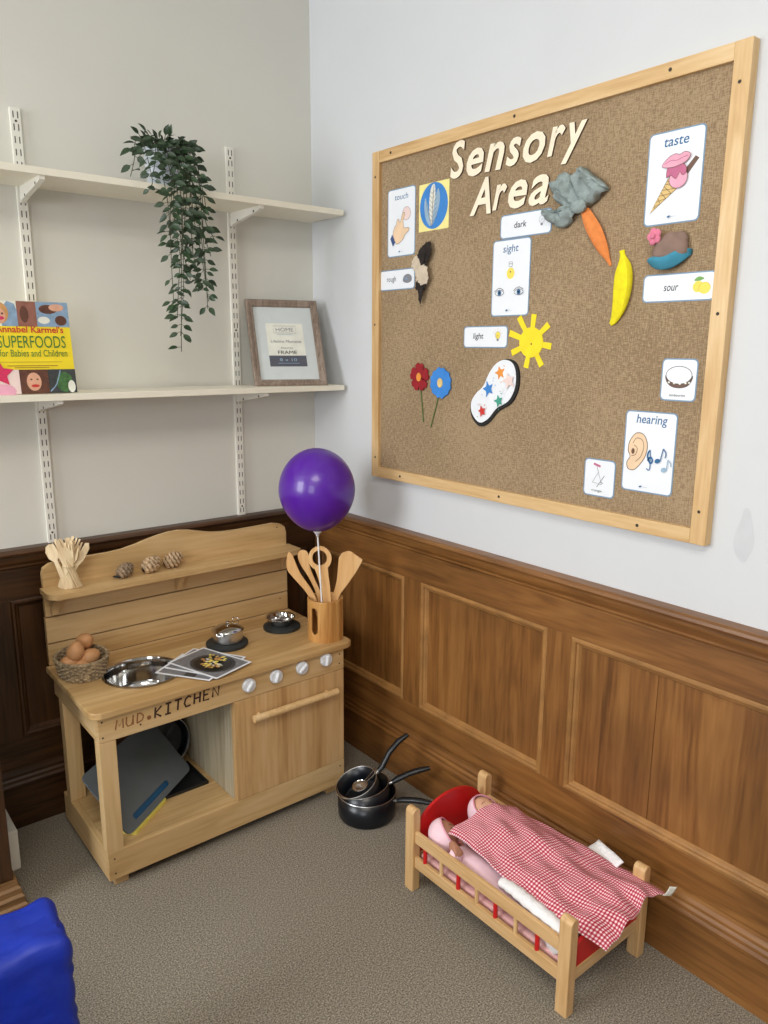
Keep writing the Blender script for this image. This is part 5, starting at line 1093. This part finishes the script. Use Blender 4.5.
for x in (-.363, -.081):
    for z0_, z1_ in ((.074, .108), (.150, .185)): b = MB(); b.box(x-.006, x+.006, yt1-.001, yh0+.001, z0_, z1_, .0025); b.build('side_rail', bed_y, bed)
    for k, y in enumerate((-1.052, -1.116, -1.180, -1.246, -1.310, -1.376, -1.442)):
        b = MB(); b.tube([(x, y, .107), (x, y, .151)], .0058, 12); o = b.build('spindle', red if k % 2 == 0 else bed_z, bed, smooth=True)
        if k % 2 == 0: o['label'] = 'red spindle'
for y in (-1.0, -1.527): b = MB(); b.box(xn1-.001, xf0+.001, y-.006, y+.006, .074, .106, .0025); b.build('end_rail', bed_x, bed)
b = MB(); b.box(xn1-.008, xf0+.008, yt1+.001, yh0-.001, .080, .086); b.build('bed_base', bed_y, bed)
def arch(y, pts, name): b = MB(); b.prism([(xn1-.001, .1065), (xf0+.001, .1065)] + pts, (0, y-.004, 0), (1, 0, 0), (0, 0, 1), (0, 1, 0), .009); o = b.build(name, red, bed); return o
arch(-1.0, [(-.222+.128*math.cos(q), .150+.097*math.sin(q)**.85) for q in [PI*i/24 for i in range(25)]], 'headboard')
arch(-1.527, [(-.222+.128*math.cos(q), .140+.045*math.sin(q)) for q in [PI*i/16 for i in range(17)]], 'footboard')
b = MB(); b.box(-.347, -.097, -1.515, -1.012, .0865, .110, .010, seg=3); o = b.build('mattress', red_cloth); origin(o, (-.222, -1.26, .0865)); tag(o, 'thin pale pink mattress lying in the doll bed under the dolls', 'mattress')
# dolls
def doll(hx_, hy_, hz_, R_, skinm, face_dir, top_dir, torso, label, near):
    fd, td = V(face_dir).normalized(), V(top_dir); td = (td-fd*td.dot(fd)).normalized(); sd = fd.cross(td)
    M_ = Matrix((sd, fd, td)).transposed().to_4x4(); M_.translation = V((hx_, hy_, hz_))
    t = thing('baby_doll', (hx_, -1.2, .123), label, 'doll', 'dolls in the doll bed')
    hd = V((hx_, hy_, hz_))
    # body: one continuous skinned figure
    T = [V(p_) for p_ in torso]  # neck, chest, hips
    sx_ = V((1, 0, 0)); nk, ch, hp = T; vs_, ed, rd = [nk-(nk-hd)*.4, nk, ch, (ch+hp)/2, hp], [(0, 1), (1, 2), (2, 3), (3, 4)], [.016, .014, .028, .030, .026]
    for s in (-1, 1):
        i0 = len(vs_); sh = ch+sx_*s*.026+V((0, .022, .002)); near_arm = (s == -1 and near)
        if near_arm: P_ = [sh, sh+V((-.010, -.020, .014)), V((-.340, -1.128, .205)), V((-.346, -1.158, .197))]
        else: P_ = [sh, sh+V((s*.012, -.035, -.004)), sh+V((s*.010, -.075, .004)), sh+V((s*.004, -.092, .008))]
        vs_ += P_; rd += [.014, .0135, .010, .0115]; ed += [(2, i0), (i0, i0+1), (i0+1, i0+2), (i0+2, i0+3)]
        pd = (P_[3]-P_[2]).normalized(); cr_ = pd.cross(V((0, 0, 1))).normalized(); dn = cr_.cross(pd)
        for f_ in range(4):   # curled fingers
            j = len(vs_); base = P_[3]+cr_*(f_-1.5)*.0062; ln_ = (.011, .013, .012, .009)[f_]
            vs_ += [base+pd*ln_*.7, base+pd*ln_*.9-dn*.007]; rd += [.0036, .0031]; ed += [(i0+3, j), (j, j+1)]
        j = len(vs_); vs_ += [P_[3]+cr_*.010*(-s)+dn*.005, P_[3]+cr_*.009*(-s)+pd*.010+dn*.006]; rd += [.0042, .0036]; ed += [(i0+3, j), (j, j+1)]
        i1 = len(vs_); vs_ += [hp+V((s*.018, -.030, 0)), hp+V((s*.022, -.085, .004)), hp+V((s*.020, -.135, -.002)), hp+V((s*.020, -.146, .014))]; rd += [.020, .016, .012, .011]; ed += [(4, i1), (i1, i1+1), (i1+1, i1+2), (i1+2, i1+3)]
    skin('body', vs_, ed, rd, skinm, t, root=3)
    sv_, se, sr = vs_[1:5], [(0, 1), (1, 2), (2, 3)], [.020, .033, .035, .031]; base_ = 5
    for s in (-1, 1):
        a0 = base_; i0 = len(sv_); sv_ = sv_+[vs_[a0], vs_[a0+1], vs_[a0+2].lerp(vs_[a0+3], .72)]; sr += [.020, .021, .0190]; se += [(1, i0), (i0, i0+1), (i0+1, i0+2)]
        l0 = a0+4+8+2; i1 = len(sv_); sv_ = sv_+[vs_[l0], vs_[l0+1], vs_[l0+2], vs_[l0+3]]; sr += [.025, .021, .017, .016]; se += [(3, i1), (i1, i1+1), (i1+1, i1+2), (i1+2, i1+3)]; base_ = l0+4
    skin('sleepsuit', sv_, se, sr, pink, t, root=1)
    # head with face
    def hw(c):
        c = c.copy(); y, z, x = c.y, c.z, c.x
        if y > 0:
            c.y += .17*math.exp(-((x/.16)**2+((z+.10)/.16)**2))               # nose
            c.y -= .06*sum(math.exp(-(((x-e_)/.17)**2+((z-.05)/.11)**2)) for e_ in (-.36, .36))  # eye sockets
            c.y += .09*math.exp(-((x/.22)**2+((z+.38)/.08)**2))+.06*math.exp(-((x/.3)**2+((z+.66)/.16)**2))  # lips, chin
            c.y += .05*sum(math.exp(-(((x-e_)/.22)**2+((z+.25)/.2)**2)) for e_ in (-.48, .48))
        if z < 0: c.x *= 1-.12*z*z
        return c
    b = MB(); b.ball((0, 0, 0), (R_*.90, R_*.95, R_*1.08), M=M_, n=48, warp=hw)
    for s in (-1, 1): b.ball((s*R_*.88, -R_*.05, -R_*.05), (R_*.10, R_*.16, R_*.22), M=M_, n=12)
    hdo = b.build('head', skinm, t, smooth=True)
    b = MB()
    for s in (-1, 1):
        b.tube([tuple(M_ @ V((s*R_*(.32+.16*math.cos(q)), R_*(.885-.05*abs(math.cos(q))), R_*(.06-.07*math.sin(q))))) for q in [PI*i/8 for i in range(9)]], R_*.022, 6)
        b.tube([tuple(M_ @ V((s*R_*x, R_*y, R_*z))) for x, y, z in ((.20, .90, .30), (.36, .86, .34), (.50, .76, .29))], R_*.018, 6)
    b.build('eyes', facial, hdo, smooth=True)
    b = MB(); b.tube([tuple(M_ @ V((R_*.2*x, R_*(1.005-.05*x*x), R_*(-.42+.03*x*x)))) for x in (-1, -.5, 0, .5, 1)], [R_*.02, R_*.045, R_*.05, R_*.045, R_*.02], 8); b.build('mouth', lip_m, hdo, smooth=True)
    # hood: shell open at the face
    b = MB(); nU, nV = 30, 12; open_a = 1.12
    def hood(s_, q):
        ph = open_a+(PI-open_a)*q; a = 2*PI*s_; rr = 1.12+.03*math.sin(a*5)*q; tz = 1.10 if math.sin(a) > 0 else 1.0
        return tuple(M_ @ V((R_*rr*.93*math.sin(ph)*math.cos(a), R_*rr*math.cos(ph)-R_*.02, R_*rr*tz*math.sin(ph)*math.sin(a))))
    b.grid(hood, nU, nV); bmesh.ops.remove_doubles(b.bm, verts=b.bm.verts, dist=1e-6); ho = b.build('hood', pink, t, smooth=True, solid=.002)
    b = MB(); b.tube([hood(i/30, 0) for i in range(30)], .0022, 6, closed=True); b.build('hood_trim', pink_trim, ho, smooth=True)
    return t
doll(-.304, -1.064, .172, .039, skin1, (.62, -.48, .62), (.0, 1, .45), ((-.300, -1.100, .152), (-.305, -1.150, .148), (-.308, -1.240, .144)), 'doll with darker face and pink hood nearest the bed\'s front rail, fist raised', True)
doll(-.166, -1.082, .194, .042, skin2, (.10, -.42, .90), (.0, 1, .42), ((-.180, -1.112, .160), (-.185, -1.160, .156), (-.185, -1.25, .150)), 'doll with pale face turned up at the wall side, under the gingham cover', False)
# gingham cover
near = [(-.330, -1.106, .212), (-.318, -1.165, .206), (-.318, -1.24, .200), (-.330, -1.33, .192), (-.338, -1.42, .190), (-.322, -1.50, .188), (-.300, -1.580, .182)]
far = [(-.108, -1.148, .222), (-.100, -1.19, .212), (-.092, -1.28, .206), (-.088, -1.37, .204), (-.080, -1.46, .206), (-.078, -1.53, .214), (-.080, -1.590, .220)]
def lerp3(L0, s):
    x = s*(len(L0)-1); i = min(int(x), len(L0)-2); q = x-i; q = q*q*(3-2*q)*.4+q*.6; return V(L0[i]).lerp(V(L0[i+1]), q)
def cover(s, q):
    a, c_ = lerp3(near, s), lerp3(far, s); p_ = a.lerp(c_, q); bump = math.sin(PI*q)**.8
    h = .030*bump*(1-.45*s)+.010*math.exp(-((q-.62)/.18)**2)*(1-s)
    wr = .0045*math.sin(9*s+6*q+1)*math.sin(5*q*2.2)+.004*math.sin(17*s-8*q)*bump+.0025*math.sin(31*q+5*s)*(.4+s)+.002*math.sin(26*s+20*q)
    p_.z += h+wr; p_.y += .006*math.sin(q*9)*(1 if s > .9 else 0)*(s-.9)*10-.012*math.exp(-((q-.72)/.12)**2)*0
    if s > .86: k = (s-.86)/.14; p_.z -= .014*k*k*(1-.4*q)+.006*k*math.sin(q*13+1); p_.y += -.010*k*math.sin(q*7.5)
    p_.x += .004*math.sin(s*14)*(1-q)
    return p_
b = MB(); b.smooth = True; b.grid(cover, 110, 60, uvf=lambda s, q: (s*.50, q*.26)); o = b.build('gingham_cover', gingham_m, solid=.0022, smooth=True); o.modifiers['solid'].offset = 1; origin(o, (-.21, -1.35, .2))
tag(o, 'crumpled red gingham cover spread over the dolls and foot of the bed', 'blanket')
b = MB(); c0 = cover(1, 1); b.grid(lambda s, q: (c0.x-.012+.016*s+.006*q, c0.y+.006-.010*s-.022*q*.6, c0.z+.004-.003*s+.020*q*q+.010*q), 5, 8); lb = b.build('care_label', insert_cream, o, smooth=True, fix=True, solid=.0005); lb.data.transform(Matrix.Translation(-V((-.21, -1.35, .2)))); lb['label'] = 'small curled white label'
# towel
def tow(nm, f_, nu, nv, solid, label, org):
    b = MB(); b.grid(f_, nu, nv); o = b.build(nm, towel_m, smooth=True, solid=solid); origin(o, org); return tag(o, label, 'towel')
roll = spline([(-.332, -1.300, .186), (-.334, -1.345, .190), (-.338, -1.40, .189), (-.340, -1.46, .187), (-.342, -1.497, .183)], False, 6)
b = MB(); b.tube([(x, y, z) for x, y, z in roll], [.012+.004*math.sin(PI*min(1, i/(len(roll)-1)*1.0))+.0012*math.sin(i*1.9) for i in range(len(roll))], 12, flat=.8)
b.grid(lambda s, q: (-.338+.14*q, -1.315-.18*s+.006*math.sin(9*q), .180-.048*math.sin(PI*min(1, q*1.6)/2)*1+.004*math.sin(8*s+5*q)), 14, 10)
b.grid(lambda s, q: (-.352+.010*q+.003*math.sin(6*s), -1.435-.075*s, .150-.052*q*(1-abs(s-.42)*1.3)+.002*math.sin(20*s)), 12, 6)
o = b.build('towel', towel_m, smooth=True, solid=.003); origin(o, (-.30, -1.4, .15)); tag(o, 'white terry towel bunched along the bed front rail, hanging through the spindles', 'towel')
tow('towel', lambda s, q: (-.115+.075*s*(1-.55*q)+.0, -1.372-.075*q+.028*s*(1-q)-.03*s, .196+.026*s+.006*math.sin(5*s+3*q)), 10, 10, .004, 'corner of white towel sticking up over the rail on the wall side of the bed', (-.08, -1.39, .19))

# ================================================================== BLUE CHAIR
t = thing('padded_chair', (-1.62, -1.35, 0), 'royal blue quilted padded chair back at the lower left corner', 'chair')
def pad(x0, x1, y0_, y1_, z0_, z1_, name, par, r=.035, qs=.11):
    b2 = bmesh.new(); bmesh.ops.create_cube(b2, size=1); bmesh.ops.transform(b2, matrix=Matrix.Translation(((x0+x1)/2, (y0_+y1_)/2, (z0_+z1_)/2)) @ Matrix.Diagonal((x1-x0, y1_-y0_, z1_-z0_, 1)), verts=b2.verts)
    bmesh.ops.bevel(b2, geom=b2.edges[:], offset=r, segments=5, affect='EDGES', profile=.5); bmesh.ops.subdivide_edges(b2, edges=[e_ for e_ in b2.edges if e_.calc_length() > .05], cuts=24, use_grid_fill=True)
    b2.normal_update()
    for v_ in b2.verts:
        c_ = v_.co; u1 = (c_.x+c_.z+c_.y*.6)/qs; u2_ = (c_.x-c_.z-c_.y*.6)/qs
        q = min(abs(math.sin(PI*u1)), abs(math.sin(PI*u2_))); v_.co = c_+v_.normal*(.007*(q**.5)-.004+.0015*math.sin(70*c_.x+50*c_.z+30*c_.y))
    b = MB(); b._take(b2); return b.build(name, blue_q, par, smooth=True)
pad(-1.98, -1.288, -1.105, -.955, .10, .422, 'chair_back', t, r=.024, qs=.09)
pad(-1.98, -1.33, -1.66, -1.122, .06, .15, 'seat_pad', t)
for x in (-1.94, -1.37):
    for y in (-1.05, -1.6): b = MB(); b.tube([(x, y, 0), (x, y, .10)], .014, 10); b.build('leg', black, t)
